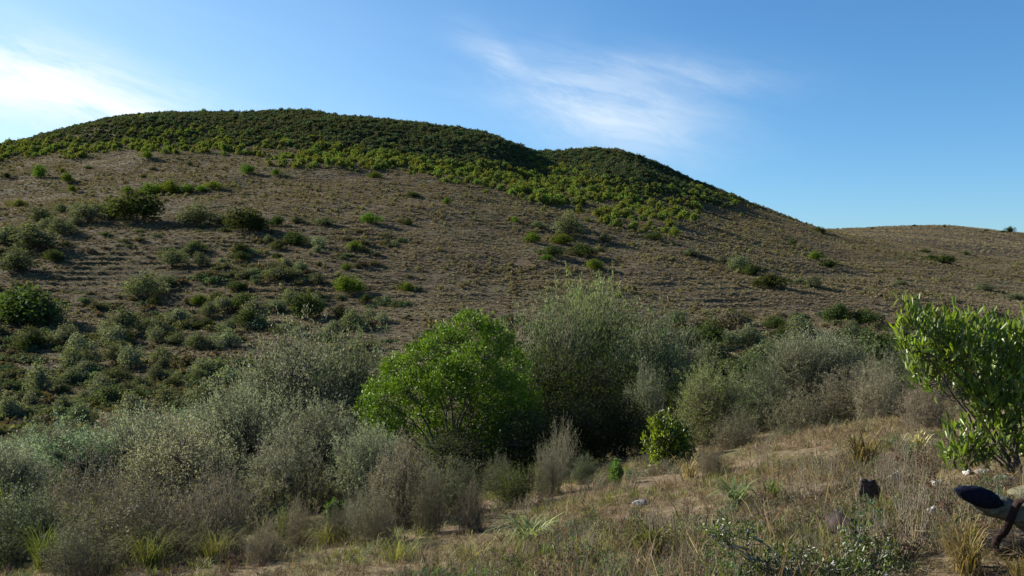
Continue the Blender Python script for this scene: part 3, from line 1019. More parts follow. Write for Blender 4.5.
def rand_line(u0, u1, v0, v1, n, w0, w1, cols=(CS, CP, CO, CP, CD, CS)):
    out = []
    for i in range(n):
        u = u0 + (u1 - u0) * (3 * (i // 3) + 1.5 + (i % 3 - 1) * 0.62 + rng.uniform(-0.5, 0.5)) / n
        w = rng.uniform(w0, w1)
        out.append((float(u), float(rng.uniform(v0, v1)), float(w), float(w * rng.uniform(0.6, 0.95)), cols[int(rng.integers(0, len(cols)))]))
    return out


line_of('in the loose line above the thicket top', rand_line(200, 400, 298, 312, 12, 10, 24), 'bushes above the thicket')
line_of('in the line touching the thicket top', rand_line(150, 390, 318, 338, 17, 14, 30), 'bushes above the thicket')
line_of('in the line below the grass terraces', rand_line(0, 240, 342, 358, 15, 16, 32), 'bushes of the lower left slope')
line_of('in the lowest line behind the left thicket', rand_line(0, 240, 408, 430, 15, 18, 34), 'bushes of the lower left slope')
line_of('in the line beside the pale upright bush', rand_line(55, 250, 368, 390, 14, 16, 32), 'bushes of the lower left slope')
line_of('scattered level with the grass terraces', rand_line(170, 330, 248, 266, 11, 8, 18), 'bushes of the left slope')
line_of('in the top row by the left edge', rand_line(0, 90, 222, 244, 8, 16, 30), 'bushes of the left slope')
line_of('in the upper line of gully brush', rand_line(640, 1010, 322, 334, 18, 12, 28, (CS, CD, CS, (0.12, 0.105, 0.085))), 'gully brush')
line_of('in the middle line of gully brush', rand_line(660, 960, 338, 350, 17, 18, 34, (CS, CD, (0.12, 0.105, 0.085))), 'gully brush')
line_of('in the lower line of gully brush', rand_line(680, 940, 356, 372, 14, 24, 44, (CS, CD, (0.12, 0.105, 0.085))), 'gully brush')
line_of('in the line above the lowest one on the left', rand_line(0, 250, 392, 404, 14, 14, 28), 'bushes of the lower left slope')
line_of('in the dark gully', rand_line(690, 800, 378, 392, 6, 30, 46, (CD, CD, CS)), 'gully brush')

# ---------------------------------------------------------------- foreground bushes
def pair(wood, leaf, wmat, lmat):
    wm = new_mesh('stems', wood[0], wood[1], [wmat], np.full(len(wood[1]), 0.5))
    lm = new_mesh('foliage', leaf[0], leaf[1], [lmat], leaf[2]) if leaf is not None else None
    return wm, lm


RG = np.random.default_rng(77)


def unit_lobes(n, seed):
    return lobes_round(np.random.default_rng(seed), 1.0, 1.0, n, (0.36, 0.5), 0.36)


SHAPES = {}
# leafy grey-green bushes, unit size (scaled to metres by the copy)
SHAPES['sage'] = [pair(*leafy(600 + i, unit_lobes(10, 40 + i), 1900, 15, 0.021, 0.0078, 0.009, 16, 0.010, up=0.9, out=0.7, twig_r=0.0015, nstem=60, shell=2.4, spray=0.13), M_TWIG, M_SAGE) for i in range(4)]
SHAPES['twig'] = [pair(*twiggy(640 + i, 1.1, 1.0, 140, 13, 24000, 0.020, 0.0076, r=0.0024, spread=1.3), M_TWIG, M_SAGE) for i in range(4)]
SHAPES['bare'] = [pair(*twiggy(660 + i, 1.0, 1.0, 120, 13, 12000, 0.017, 0.0065, r=0.0026, spread=1.15), M_TWIG, M_DRY) for i in range(3)]
SHAPES['dark'] = [pair(*leafy(680 + i, unit_lobes(9, 60 + i), 900, 12, 0.026, 0.011, 0.04, 12, 0.014, up=0.3, out=0.7, twig_r=0.0018, nstem=30, shell=2.2), M_BARK, M_HLEAF) for i in range(3)]
SHAPES['bright'] = [pair(*leafy(700 + i, unit_lobes(8, 70 + i), 260, 10, 0.095, 0.032, 0.04, 10, 0.016, up=0.9, out=0.7, twig_r=0.004, nstem=20, big=True), M_BARK, M_GLOSS) for i in range(2)]

KN = {'sage': 'grey_green_bush', 'twig': 'twiggy_bush', 'bare': 'dry_bush', 'dark': 'dark_bush', 'bright': 'leafy_bush'}
cnt = {k: 0 for k in SHAPES}


def bush(kind, u, d, w, h, c, label, group=None, sink=0.0, v0=None):
    if v0 is not None:
        x_, d = hits(u, v0)
    x_ = (u - 512) / F * d
    root = bpy.data.objects.new(KN[kind], None)
    COL.objects.link(root)
    root.empty_display_size = 0.2
    root.location = (x_, d, gz(x_, d) - sink)
    sw, sh = w * d / F, h * d / F
    root.scale = (sw, sw, sh)
    root.rotation_euler = (0, 0, float(RG.random() * 6.28))
    i = cnt[kind] % len(SHAPES[kind])
    cnt[kind] += 1
    wm, lm = SHAPES[kind][i]
    a = link('stems', wm, root)
    if lm is not None:
        b = link('foliage', lm, root)
        b.color = (*c, 1)
    tag(root, label, 'bush', group)
    return root


S1, S2, S3 = (0.150, 0.170, 0.094), (0.180, 0.195, 0.112), (0.108, 0.128, 0.056)
BR1, BR2 = (0.220, 0.190, 0.110), (0.200, 0.188, 0.105)
SG = (0.155, 0.195, 0.100)
YG = (0.150, 0.175, 0.060)
DK_SHADE = (0.034, 0.050, 0.018)  # bush green darkened so the thicket right of the tree reads as shade
BUSHES = [
    # behind and left of the bright tree
    ('sage', 292, 27, 160, 172, S1, 'big rounded grey-green bush left of the bright green tree, tallest of the left thicket'),
    ('sage', 345, 29, 115, 150, S3, 'grey-green bush filling the gap between the big rounded one and the bright tree'),
    ('sage', 240, 23, 120, 122, S2, 'grey twiggy bush in front of the left side of the big rounded one'),
    ('sage', 325, 21, 125, 110, S1, 'grey bush in front of the big rounded one, beside the bright tree'),
    ('twig', 285, 19, 95, 95, S2, 'fine grey stemmed bush below the big rounded one'),
    ('sage', 65, 22, 140, 98, SG, 'leafy sage-green bush of the left thicket, its top bright'),
    ('sage', 140, 23, 135, 106, S2, 'silvery bush next right of the leafy sage-green one'),
    ('sage', 195, 25, 110, 95, S1, 'silvery-grey bush right of the silvery one, at the back of the left thicket'),
    ('sage', 8, 19, 105, 95, S2, 'silvery bush at the left edge of the thicket'),
    ('sage', 180, 17, 150, 118, BR2, 'brown-grey twiggy bush in the middle of the left thicket'),
    ('bare', 95, 16, 150, 108, BR1, 'brown twiggy bush below the leafy sage-green one'),
    ('twig', 20, 14.0, 120, 96, S3, 'grey twiggy bush in the lower left corner'),
    ('bare', 130, 13.0, 150, 104, BR1, 'brown dry bush with upright stems, front of the left thicket'),
    ('bare', 215, 13.0, 120, 104, BR1, 'dry purplish-brown bush at the right front of the left thicket'),
    ('bare', 80, 12.0, 100, 62, BR2, 'low brown bush near the lower left corner'),
    ('sage', 368, 18, 80, 88, S2, 'grey bush under the left side of the bright tree'),
    ('twig', 400, 13.5, 85, 108, BR2, 'grey dry bush with bare stems in front of the bright tree'),
    ('twig', 455, 14.5, 70, 70, S3, 'slim grey dry bush below the bright tree trunk'),
    ('bare', 375, 11.8, 60, 62, BR1, 'small brown dry bush at the lower middle'),
    ('bare', 500, 17.5, 46, 56, S2, 'pale feathery dry bush against the dark shade, left of two'),
    ('bare', 560, 18.5, 52, 74, S2, 'pale feathery dry bush against the dark shade, right and taller of two'),
    ('dark', 512, 14.0, 62, 52, (0.075, 0.10, 0.035), 'small green-leaved bush in front of the dark shade'),
    ('bare', 300, 13.2, 46, 58, BR1, 'slim brown dry bush in the small clearing, left of three'),
    ('bare', 338, 12.4, 44, 50, BR2, 'slim grey dry bush in the small clearing, middle of three'),
    ('bare', 428, 12.2, 50, 78, BR2, 'tall feathery grey dry bush in front of the tree foot'),
    ('bare', 470, 12.0, 40, 58, BR1, 'feathery brown dry bush left of the pale green grass clump'),
    ('bare', 548, 14.6, 40, 62, S2, 'upright pale dry bush right of the small green-leaved bush'),
    ('bare', 262, 11.6, 50, 52, BR1, 'low feathery dry bush at the bottom left of the clearing'),
    ('bare', 360, 13.0, 50, 66, S2, 'feathery silver dry bush in the small clearing, right of three'),
    ('twig', 585, 15.8, 30, 34, S3, 'tiny grey bush at the upper edge of the dry slope'),
    ('bare', 712, 13.0, 40, 36, BR1, 'small feathery dry bush alone on the dry slope'),
    # right of the tree
    ('dark', 545, 25.5, 120, 135, DK_SHADE, 'dark bush in the shade right of the bright tree'),
    ('dark', 600, 24.5, 120, 120, DK_SHADE, 'dark bush in the shade beneath the big grey bushes'),
    ('dark', 575, 21.5, 95, 88, DK_SHADE, 'low dark bush in the deepest shade, left of the small bright shoot'),  # front dark bushes added here to deepen the shaded mass
    ('dark', 522, 20.5, 90, 78, DK_SHADE, 'low dark bush under the right branches of the bright tree'),
    ('dark', 622, 21.0, 80, 80, DK_SHADE, 'low dark bush behind the small bright shoot'),
    ('dark', 650, 20.0, 50, 50, DK_SHADE, 'little dark bush left of the small glossy bright one'),
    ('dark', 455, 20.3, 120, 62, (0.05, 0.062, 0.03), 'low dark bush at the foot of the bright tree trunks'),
    ('sage', 556, 31, 115, 165, S3, 'grey-green bush directly behind the bright tree on its right'),
    ('sage', 592, 33, 120, 178, YG, 'tallest grey bush right of the bright tree, top yellow-green'),
    ('sage', 648, 30, 115, 142, S3, 'rounded grey bush right of the tallest grey one'),
    ('twig', 676, 33, 95, 132, S3, 'silvery twiggy bush at the right shoulder of the big grey bushes'),
    ('dark', 655, 27, 90, 90, DK_SHADE, 'dark bush in the shade behind the pale upright one'),
    ('twig', 648, 22.5, 48, 106, S2, 'slim pale upright bush with bare lower stems, right of the dark shade'),
    ('bright', 669, 16.2, 60, 62, (0.120, 0.180, 0.028), 'small glossy bright green bush at the edge of the dry slope'),
    ('sage', 706, 19.0, 82, 86, YG, 'yellow-green rounded bush behind the small glossy bright one'),
    ('twig', 755, 20.5, 92, 88, S3, 'grey twiggy bush right of the yellow-green rounded one'),
    ('sage', 800, 21, 95, 88, S2, 'pale grey twiggy bush above the dry slope, third from the yellow-green one'),
    ('sage', 838, 21.5, 105, 88, S2, 'grey-green bush on the crest of the dry slope, highest there'),
    ('twig', 850, 17.5, 90, 70, BR2, 'brown-grey twiggy bush in front of the highest on the dry slope crest'),
    ('bare', 880, 16.5, 80, 74, BR2, 'dry twiggy bush on the dry slope left of the glossy shrub'),
    ('bare', 795, 17.5, 70, 60, BR2, 'dry grey bush low in the row above the dry slope'),
    ('twig', 905, 19.5, 90, 74, S3, 'grey bush behind the glossy shrub, left side'),
    ('twig', 960, 20.5, 100, 78, S3, 'grey bush behind the glossy shrub, middle'),
    ('twig', 1012, 20.0, 90, 80, S3, 'grey bush behind the glossy shrub at the right edge'),
    ('bare', 925, 12.5, 70, 62, BR1, 'brown dry bush just below the left side of the glossy shrub'),
    ('bare', 735, 16.5, 60, 48, BR1, 'low brown dry bush at the foot of the yellow-green rounded one'),
]
for t in BUSHES:
    bush(*t)
# young shoot on the dry slope
bush('bright', 617, 14.2, 17, 28, (0.10, 0.16, 0.03), 'small bright green shoot at the edge of the dark shade')
bush('bright', 210, 15.0, 30, 22, (0.10, 0.13, 0.025), 'yellow-green leafy clump at the foot of the purplish-brown bush')
bush('bright', 335, 15.6, 26, 30, (0.06, 0.10, 0.02), 'low green clump under the grey bush beside the bright tree')
bush('bright', 412, 17.6, 40, 18, (0.11, 0.17, 0.03), 'low yellow-green clump under the left branches of the bright tree')

# knee-high brush that fills the thicket
ux, uy = [], []
x, y = scatter_hill(5200, 9, 60) if False else (rng.uniform(-28, 26, 9000), rng.uniform(10, 62, 9000))
u_ = bearing(x, y)
lim = np.interp(u_, [-200, 230, 300, 420, 500, 600, 640, 700, 780, 900, 1100], [11, 12.5, 15.5, 14.5, 16, 18, 18.5, 19, 20, 20, 20])
k_ = (y > lim + 1.5) & ~((u_ > 470) & (u_ < 660) & (y < 27)) & (u_ > -120) & (u_ < 1120) & (rng.random(len(x)) < np.interp(y, [10, 30, 62], [0.5, 0.4, 0.25]))
x, y = x[k_], y[k_]
M_BRUSH = foliage_mat('brush_leaf', (0.140, 0.138, 0.076), var=0.6, transl=0.3, hue=0.12, spec=0.1, rough=0.7)
br = []
for i in range(5):
    (wv, wf), lf_ = twiggy(1500 + i, 1.1, 0.9, 40, 5, 1300, 0.05, 0.015, r=0.006)
    vv_, ff_ = merge([(wv, wf), (lf_[0], lf_[1])])
    br.append(new_mesh('brush', vv_, ff_, [M_TWIG, M_BRUSH], np.concatenate([np.full(len(wf), .5), lf_[2]]), np.concatenate([np.zeros(len(wf), int), np.ones(len(lf_[1]), int)])))
P = np.stack([x, y, height(x, y) - 0.03], 1)
stuff('undergrowth', br, P, rng.random(len(P)) * 6.28, rng.uniform(0.45, 1.15, len(P)), 'grey-brown undergrowth filling the gaps of the thicket')

# the bright green tree
TREE_D = 22.0
tx = (455 - 512) / F * TREE_D
px_ = TREE_D / F
base_row = 288 - (gz(tx, TREE_D) - EYE) / TREE_D * F


def tl(u, v, ru, rv, dd=0.0, rd=None):
    dp = TREE_D + dd
    return ((u - 512) / F * dp - tx, dd, EYE + (288 - v) / F * dp - gz(tx, TREE_D), ru * px_, (rd or ru) * px_, rv * px_)


TL = [tl(386, 404, 25, 22, -0.4), tl(398, 376, 22, 17, 0.1), tl(412, 392, 22, 20, -0.7), tl(424, 362, 22, 17, -0.3), tl(448, 345, 22, 18, 0.2),
      tl(470, 330, 22, 15, 0.0), tl(494, 346, 22, 20, -0.2), tl(512, 372, 20, 22, 0.3), tl(474, 366, 26, 20, -0.7), tl(446, 382, 24, 18, -0.8), tl(500, 395, 26, 24, -0.5),
      tl(455, 390, 36, 30, 0.9), tl(520, 412, 20, 28, 0.1), tl(486, 420, 30, 30, 0.5), tl(376, 420, 15, 15, 0.1), tl(390, 434, 20, 12, -0.2), tl(420, 420, 22, 14, 0.3),
      tl(500, 450, 30, 26, 0.2), tl(525, 458, 26, 30, 0.0), tl(440, 436, 26, 18, 0.8), tl(470, 450, 30, 22, 0.8)]
wood, leaf = leafy(801, TL, 3900, 16, 0.070, 0.030, 0.040, 22, 0.036, up=0.55, out=0.8, twig_r=0.006, nstem=45, shell=2.6, low=-0.8, spray=0.16)
troot = bpy.data.objects.new('green_tree', None)
COL.objects.link(troot)
troot.location = (tx, TREE_D, gz(tx, TREE_D))
wm, lm = pair(wood, leaf, M_BARK, M_LEAF)
lm.materials.clear()
lm.materials.append(foliage_mat('tree_leaf', var=0.55, rough=0.55, transl=0.20, spec=0.15))
link('trunk', wm, troot)
cr_ = link('crown', lm, troot)
cr_.color = (0.128, 0.185, 0.020, 1)
tag(troot, 'bright green rounded tree with many slim trunks in the middle of the thicket', 'tree')

# the glossy shrub at the right
SD = 7.6
sx = (1018 - 512) / F * SD
sp = SD / F
sbase = 288 - (gz(sx, SD) - EYE) / SD * F


def sl(u, v, ru, rv, dd=0.0, rd=None):
    dp = SD + dd
    return ((u - 512) / F * dp - sx, dd, EYE + (288 - v) / F * dp - gz(sx, SD), ru * sp, (rd or ru) * sp, rv * sp)


SL = [sl(908, 322, 9, 20, -.05), sl(916, 345, 14, 26, -.1), sl(925, 370, 14, 22, .1), sl(1000, 415, 26, 22, -.1), sl(918, 335, 16, 28), sl(940, 345, 30, 34, .1), sl(968, 345, 30, 32, -.1), sl(995, 350, 26, 34, .1), sl(1010, 375, 30, 34, -.1), sl(955, 380, 30, 24, .15),
      sl(1030, 350, 24, 34, .1), sl(975, 445, 26, 22, -.12), sl(1005, 440, 30, 26, .1), sl(1030, 420, 30, 36, 0), sl(1060, 390, 30, 40), sl(985, 395, 26, 26), sl(958, 452, 16, 12, -.1)]
wood, leaf = leafy(901, SL, 330, 11, 0.086, 0.0240, 0.035, 13, 0.014, up=1.0, out=0.45, twig_r=0.0028, nstem=None, shell=2.4, big=True, rnd=0.42)
sroot = bpy.data.objects.new('glossy_shrub', None)
COL.objects.link(sroot)
sroot.location = (sx, SD, gz(sx, SD))
wm, lm = pair(wood, leaf, M_BARK, M_GLOSS)
link('stems', wm, sroot)
o = link('foliage', lm, sroot)
o.color = (0.130, 0.178, 0.030, 1)
tag(sroot, 'glossy green shrub with long upright leaves at the right edge', 'shrub')
rg = np.random.default_rng(5)
for uu, vv in ((962, 468), (957, 466), (1004, 452), (971, 462)):
    c_ = np.array([[(uu - 1018) * sp, -0.2, (sbase - vv) * sp]])
    lv, lf = leaves(c_, rg.normal(size=(1, 3)) * np.array([1, .4, .3]), np.array([[0, -1, .8]]), 0.065, 0.026, True)
    o = link('dead_leaf', new_mesh('dead_leaf', lv, lf, [plain_mat('dead_leaf', (0.42, 0.19, 0.03), (0.30, 0.16, 0.05), 20)]), sroot)

# ---------------------------------------------------------------- foreground grass
STONES = [(868, 508, 24, 32), (846, 540, 34, 34), (894, 487, 14, 22), (938, 487, 18, 14), (944, 493, 10, 8), (934, 513, 12, 12), (1004, 483, 24, 12), (985, 474, 18, 9),
          (968, 474, 14, 8), (872, 571, 10, 10), (888, 578, 11, 8), (640, 505, 14, 7)]
CLEAR = [hits(a_, b_) for a_, b_, _, _ in STONES]


def clear_of_stones(x, y):
    k = np.ones(len(x), bool)
    for cx_, cy_ in CLEAR:
        k &= ~((np.abs(x - cx_) < 0.10) & (y < cy_ + 0.05) & (y > cy_ - 0.34))
    return k


gt = [tuft(1000 + i, 26, 0.125, 0.17, 0.0050, [M_STRAW], 0.9) for i in range(6)]
gg = [tuft(1020 + i, 18, 0.15, 0.10, 0.006, [M_GREENG], 0.5) for i in range(4)]


def scatter_near(n, d0, d1):
    d = np.exp(rng.uniform(math.log(d0), math.log(d1), n))
    d = np.where(rng.random(n) < 0.6, np.sqrt(rng.uniform(d0**2, d1**2, n)), d)
    n2 = n // 2
    u = np.where(np.arange(n) < n2 * 2, rng.uniform(-150, 1180, n), 0)
    xx = (u - 512) / F * d
    # a margin to both sides, at the same density
    m = int(n * 0.6)
    sx_ = np.sqrt(rng.uniform(d0 ** 2, 16.0 ** 2, m)) if d0 < 16 else np.full(m, d0)
    ua = np.where(rng.random(m) < 0.35, rng.uniform(-700, -150, m), rng.uniform(1180, 2300, m))
    return np.concatenate([xx, (ua - 512) / F * sx_]), np.concatenate([d, sx_])


x, y = scatter_near(52000, 3.0, 34)
k_ = (fbm(x, y, 1.6, 3, 120) > -0.42) & clear_of_stones(x, y)
x, y = x[k_], y[k_]
P = np.stack([x, y, height(x, y) - 0.01], 1)
sc = rng.uniform(0.32, 0.95, len(P)) * (1 + 0.35 * fbm(x, y, 2.2, 2, 121))
stuff('dry_grass', gt, P, rng.random(len(P)) * 6.28, np.stack([sc * 1.3, sc * 1.3, sc], 1), 'dry straw-coloured grass on the foreground slope',
      tilt=rng.normal(0, 0.25, (len(P), 2)))
x, y = scatter_near(26000, 3.0, 34)
k_ = (fbm(x, y, 2.4, 3, 130) + np.where(bearing(x, y) < 560, 0.35, -0.12)) > 0.15
k_ &= clear_of_stones(x, y)
x, y = x[k_], y[k_]
P = np.stack([x, y, height(x, y) - 0.01], 1)
stuff('green_grass', gg, P, rng.random(len(P)) * 6.28, rng.uniform(0.5, 1.2, len(P)), 'short green grass between the dry tufts', tilt=rng.normal(0, 0.2, (len(P), 2)))

# small weeds, seedlings and dead stems between the grass
M_WEED = foliage_mat('weed_leaf', (0.125, 0.125, 0.058), var=0.7, transl=0.3, hue=0.25, spec=0.1, rough=0.7)
wd_ = []
for i in range(6):
    (wv, wf), lf_ = twiggy(1600 + i, 1.0, 0.8, 16, 5, [120, 300, 60, 420, 40, 200][i], 0.07, 0.026, r=0.008, spread=1.0)
    vv_, ff_ = merge([(wv, wf), (lf_[0], lf_[1])])
    wd_.append(new_mesh('weed', vv_, ff_, [M_TWIG, M_WEED], np.concatenate([np.full(len(wf), .5), lf_[2]]), np.concatenate([np.zeros(len(wf), int), np.ones(len(lf_[1]), int)])))
x, y = scatter_near(9500, 3.6, 24)
k_ = (fbm(x, y, 1.9, 3, 140) > -0.05) & clear_of_stones(x, y)
x, y = x[k_], y[k_]
P = np.stack([x, y, height(x, y) - 0.01], 1)
stuff('weeds', wd_, P, rng.random(len(P)) * 6.28, 0.10 + 0.26 * rng.random(len(P)) ** 2, 'small weeds and dead stems among the dry grass', tilt=rng.normal(0, 0.2, (len(P), 2)))
lg = [tuft(1040 + i, 16, 0.34, 0.20, 0.0045, [M_STRAW], 0.5) for i in range(4)]
x, y = scatter_near(2600, 3.4, 26)
k_ = (fbm(x, y, 1.3, 2, 150) > 0.15) & clear_of_stones(x, y)
x, y = x[k_], y[k_]
P = np.stack([x, y, height(x, y) - 0.01], 1)
stuff('long_grass', lg, P, rng.random(len(P)) * 6.28, rng.uniform(0.6, 1.2, len(P)), 'longer dry grass stems standing above the turf', tilt=rng.normal(0, 0.3, (len(P), 2)))

# ---------------------------------------------------------------- strap-leaved tussocks, single
def strap(u, v, wpx, hpx, n, c1, label, seed, wd=0.012, droop=0.9):
    x_, d = hits(u, v)
    rg = np.random.default_rng(seed)
    h, sp_ = hpx * d / F, wpx * d / F * 0.5
    an = rg.random(n) * 6.28
    kk = 6
    t = np.linspace(0, 1, kk)[None, :]
    ln = rg.uniform(0.55, 1.1, n)[:, None]
    rad = sp_ * ln * (t ** 1.15)
    hh = h * ln * rg.uniform(.7, 1.2, (n, 1)) * (np.sin(t * math.pi * rg.uniform(0.5, 0.5 + 0.45 * droop, (n, 1))))
    P_ = np.stack([np.cos(an)[:, None] * rad, np.sin(an)[:, None] * rad, hh], -1)
    P_[..., 0] += rg.normal(0, sp_ * .12, (n, 1))
    P_[..., 1] += rg.normal(0, sp_ * .12, (n, 1))
    P_[:, 0, 2] = -0.02
    s = np.stack([-np.sin(an), np.cos(an), np.zeros(n)], -1)[:, None, :] * (wd * 0.5 * np.array([1, 1.1, 1, .8, .5, .08]))[None, :, None]
    v_ = np.stack([P_ - s, P_ + s], 2).reshape(-1, 3)
    b = (np.arange(n) * kk * 2)[:, None]
    q = (np.arange(kk - 1) * 2)[None, :]
    f = np.stack([b + q, b + q + 1, b + q + 3, b + q + 2], -1).reshape(-1, 4)
    me = new_mesh('strap_tussock', v_, f, [M_BLADE], np.repeat(rg.random(n), kk - 1))
    root = bpy.data.objects.new('strap_tussock', None)
    COL.objects.link(root)
    root.location = (x_, d, gz(x_, d))
    o = link('blades', me, root)
    o['kind'] = 'stuff'
    o.color = (*c1, 1)
    tag(root, label, 'tussock')


strap(737, 506, 74, 22, 60, (0.15, 0.20, 0.09), 'green strap-leaved tussock sprawling on the dry slope', 11, 0.018)
strap(772, 498, 40, 16, 40, (0.12, 0.14, 0.06), 'dull green low tussock right of the sprawling green one', 12)
strap(862, 468, 66, 36, 110, (0.21, 0.18, 0.085), 'olive and straw tussock on the dry slope, largest there', 13, 0.013)
strap(918, 452, 34, 22, 36, (0.36, 0.31, 0.20), 'pale straw tussock below the glossy shrub', 14, 0.014)
strap(650, 560, 70, 34, 80, (0.15, 0.155, 0.06), 'grey-green grass clump at the bottom of the dry slope', 15)
strap(530, 545, 110, 26, 120, (0.20, 0.22, 0.11), 'pale green grass clump below the small green-leaved bush', 16, 0.014)
strap(12, 560, 70, 70, 70, (0.11, 0.14, 0.03), 'upright green grass clump in the lower left corner', 17, 0.009, 0.5)
strap(285, 540, 46, 34, 60, (0.12, 0.15, 0.07), 'grey-green grass clump between the dry bushes at the bottom', 18, 0.014, 0.5)
strap(150, 566, 90, 34, 240, (0.150, 0.160, 0.055), 'green-yellow grass clump at the bottom, below the brown dry bush', 42, 0.0055)
strap(215, 562, 80, 30, 220, (0.165, 0.160, 0.065), 'straw-green grass clump at the bottom, below the purplish-brown bush', 43, 0.0055)
strap(45, 570, 80, 44, 220, (0.115, 0.150, 0.040), 'lush green grass clump at the bottom near the left corner', 44, 0.006, 0.6)
strap(90, 556, 60, 40, 60, (0.13, 0.15, 0.035), 'yellow-green grass clump under the brown dry bush', 19, 0.007, 0.5)
strap(968, 552, 56, 34, 90, (0.20, 0.17, 0.08), 'thin dry grass stems against the underside of the canvas bag', 41, 0.004, 0.5)
strap(966, 574, 66, 40, 160, (0.24, 0.20, 0.09), 'upright grass clump below the canvas bag', 20, 0.0045, 0.6)
strap(975, 566, 22, 30, 26, (0.16, 0.24, 0.05), 'bright green grass shoots left of the leather strap', 21, 0.006, 0.4)
strap(1022, 590, 60, 36, 120, (0.20, 0.16, 0.07), 'brownish grass clump in the lower right corner', 22, 0.004, 0.6)
strap(330, 548, 80, 24, 220, (0.170, 0.160, 0.062), 'green-gold grass clump in the small clearing, widest there', 31, 0.0055)
strap(268, 536, 60, 22, 90, (0.24, 0.22, 0.09), 'straw-green grass clump beside the brown bush edge', 32, 0.0055)
strap(400, 562, 90, 26, 130, (0.20, 0.19, 0.08), 'dull green grass clump at the bottom, left of middle', 33, 0.0055)
strap(470, 566, 80, 24, 110, (0.22, 0.18, 0.09), 'brown-green grass clump at the bottom middle', 34, 0.0055)
strap(590, 520, 60, 18, 80, (0.24, 0.20, 0.10), 'flattened straw tussock below the bright shoot', 35, 0.0055)
strap(690, 480, 44, 22, 50, (0.26, 0.20, 0.11), 'straw tussock at the foot of the small glossy bush', 23)

# upright dry twigs between the stones
TW = [(884, 500, 40, 60, 'dry upright twigs behind the dark stones'), (908, 500, 40, 70, 'dry upright twigs between dark and white stones'),
      (915, 552, 50, 88, 'dry upright twigs in front of the white stones'), (880, 560, 44, 60, 'dry twigs rising behind the low lichen shrub'),
      (805, 500, 50, 46, 'bare forked twigs beside the olive tussock'), (830, 478, 40, 36, 'bare twigs left of the olive tussock'),
      (655, 548, 40, 60, 'faint grey twigs on the lower dry slope'), (760, 470, 40, 40, 'dry grey twigs below the row of bushes'), (945, 520, 34, 52, 'dry twigs just left of the canvas bag')]
for i, (u, v, w, h, lab) in enumerate(TW):
    x_, d = hits(u, v)
    (wv, wf), lf_ = twiggy(1200 + i, w * d / F, h * d / F, 34, 4, 260, 0.012, 0.004, r=0.0026, spread=0.5)
    root = bpy.data.objects.new('dry_twigs', None)
    COL.objects.link(root)
    root.location = (x_, d, gz(x_, d))
    link('stems', new_mesh('stems', wv, wf, [M_TWIG], np.full(len(wf), .5)), root)
    o = link('seed_heads', new_mesh('seed_heads', lf_[0], lf_[1], [M_DRY], lf_[2]), root)
    o.color = (0.20, 0.15, 0.10, 1)
    tag(root, lab, 'twigs', 'dry twigs on the foreground slope')

# low lichened shrub at the bottom
LD = 4.9
lx = (815 - 512) / F * LD
lp = LD / F
lbase = 288 - (gz(lx, LD) - EYE) / LD * F


def ll(u, v, ru, rv, dd=0.0):
    return ((u - 815) * lp, dd, (lbase - v) * lp, ru * lp, ru * lp, rv * lp)


LLB = [ll(722, 536, 20, 14, .05), ll(752, 532, 14, 12), ll(765, 560, 22, 16, -.05), ll(800, 562, 26, 16), ll(835, 560, 26, 18, -.05), ll(862, 545, 24, 22, .05), ll(885, 555, 24, 22),
       ll(870, 570, 34, 16, -.1), ll(735, 575, 22, 12), ll(905, 572, 20, 18)]
wood, leaf = leafy(951, LLB, 300, 8, 0.024, 0.0105, 0.022, 11, 0.009, up=0.5, out=0.5, twig_r=0.0022, nstem=None, shell=1.8, big=True)
lroot = bpy.data.objects.new('lichen_shrub', None)
COL.objects.link(lroot)
lroot.location = (lx, LD, gz(lx, LD))
wm, lm = pair(wood, leaf, M_LICHEN, M_GLOSS)
link('stems', wm, lroot)
o = link('foliage', lm, lroot)
o.color = (0.082, 0.105, 0.035, 1)
tag(lroot, 'low spreading shrub with pale lichened branches at the bottom, right of middle', 'shrub')

# ---------------------------------------------------------------- stones
def icos(sub):
    import bmesh
    bm = bmesh.new()
    bmesh.ops.create_icosphere(bm, subdivisions=sub, radius=1.0)
    v = np.array([q.co[:] for q in bm.verts])
    f = np.array([[q.index for q in fc.verts] for fc in bm.faces])
    bm.free()
    return v, f


IV, IF_ = icos(3)


def stone_mat(name, c1, c2, c3):
    m, N = make_mat(name)
    tc = N.n('ShaderNodeTexCoord')
    ob = tc.outputs['Object']
    col = N.mix(N.ramp(N.noise(ob, 14, 6, 0.65), 0.35, 0.65), c1, c2)
    col = N.mix(N.m('MULTIPLY', N.ramp(N.noise(ob, 34, 4, 0.6), 0.58, 0.66), 0.8), col, c3)
    p = N.n('ShaderNodeBsdfPrincipled', inp={'Base Color': col, 'Roughness': 0.9, 'Specular IOR Level': 0.2})
    b = N.n('ShaderNodeBump', inp={'Strength': 0.8, 'Distance': 0.02, 'Height': N.noise(ob, 30, 6, 0.7)})
    m.node_tree.links.new(b.outputs[0], p.inputs['Normal'])
    out = N.n('ShaderNodeOutputMaterial')
    m.node_tree.links.new(p.outputs[0], out.inputs[0])
    return m


M_DSTONE = stone_mat('dark_stone', (0.022, 0.018, 0.016), (0.060, 0.046, 0.038), (0.17, 0.15, 0.13))
M_WSTONE = stone_mat('white_stone', (0.30, 0.28, 0.25), (0.52, 0.50, 0.47), (0.14, 0.12, 0.10))
M_GSTONE = stone_mat('grey_stone', (0.16, 0.15, 0.14), (0.32, 0.31, 0.29), (0.45, 0.45, 0.42))


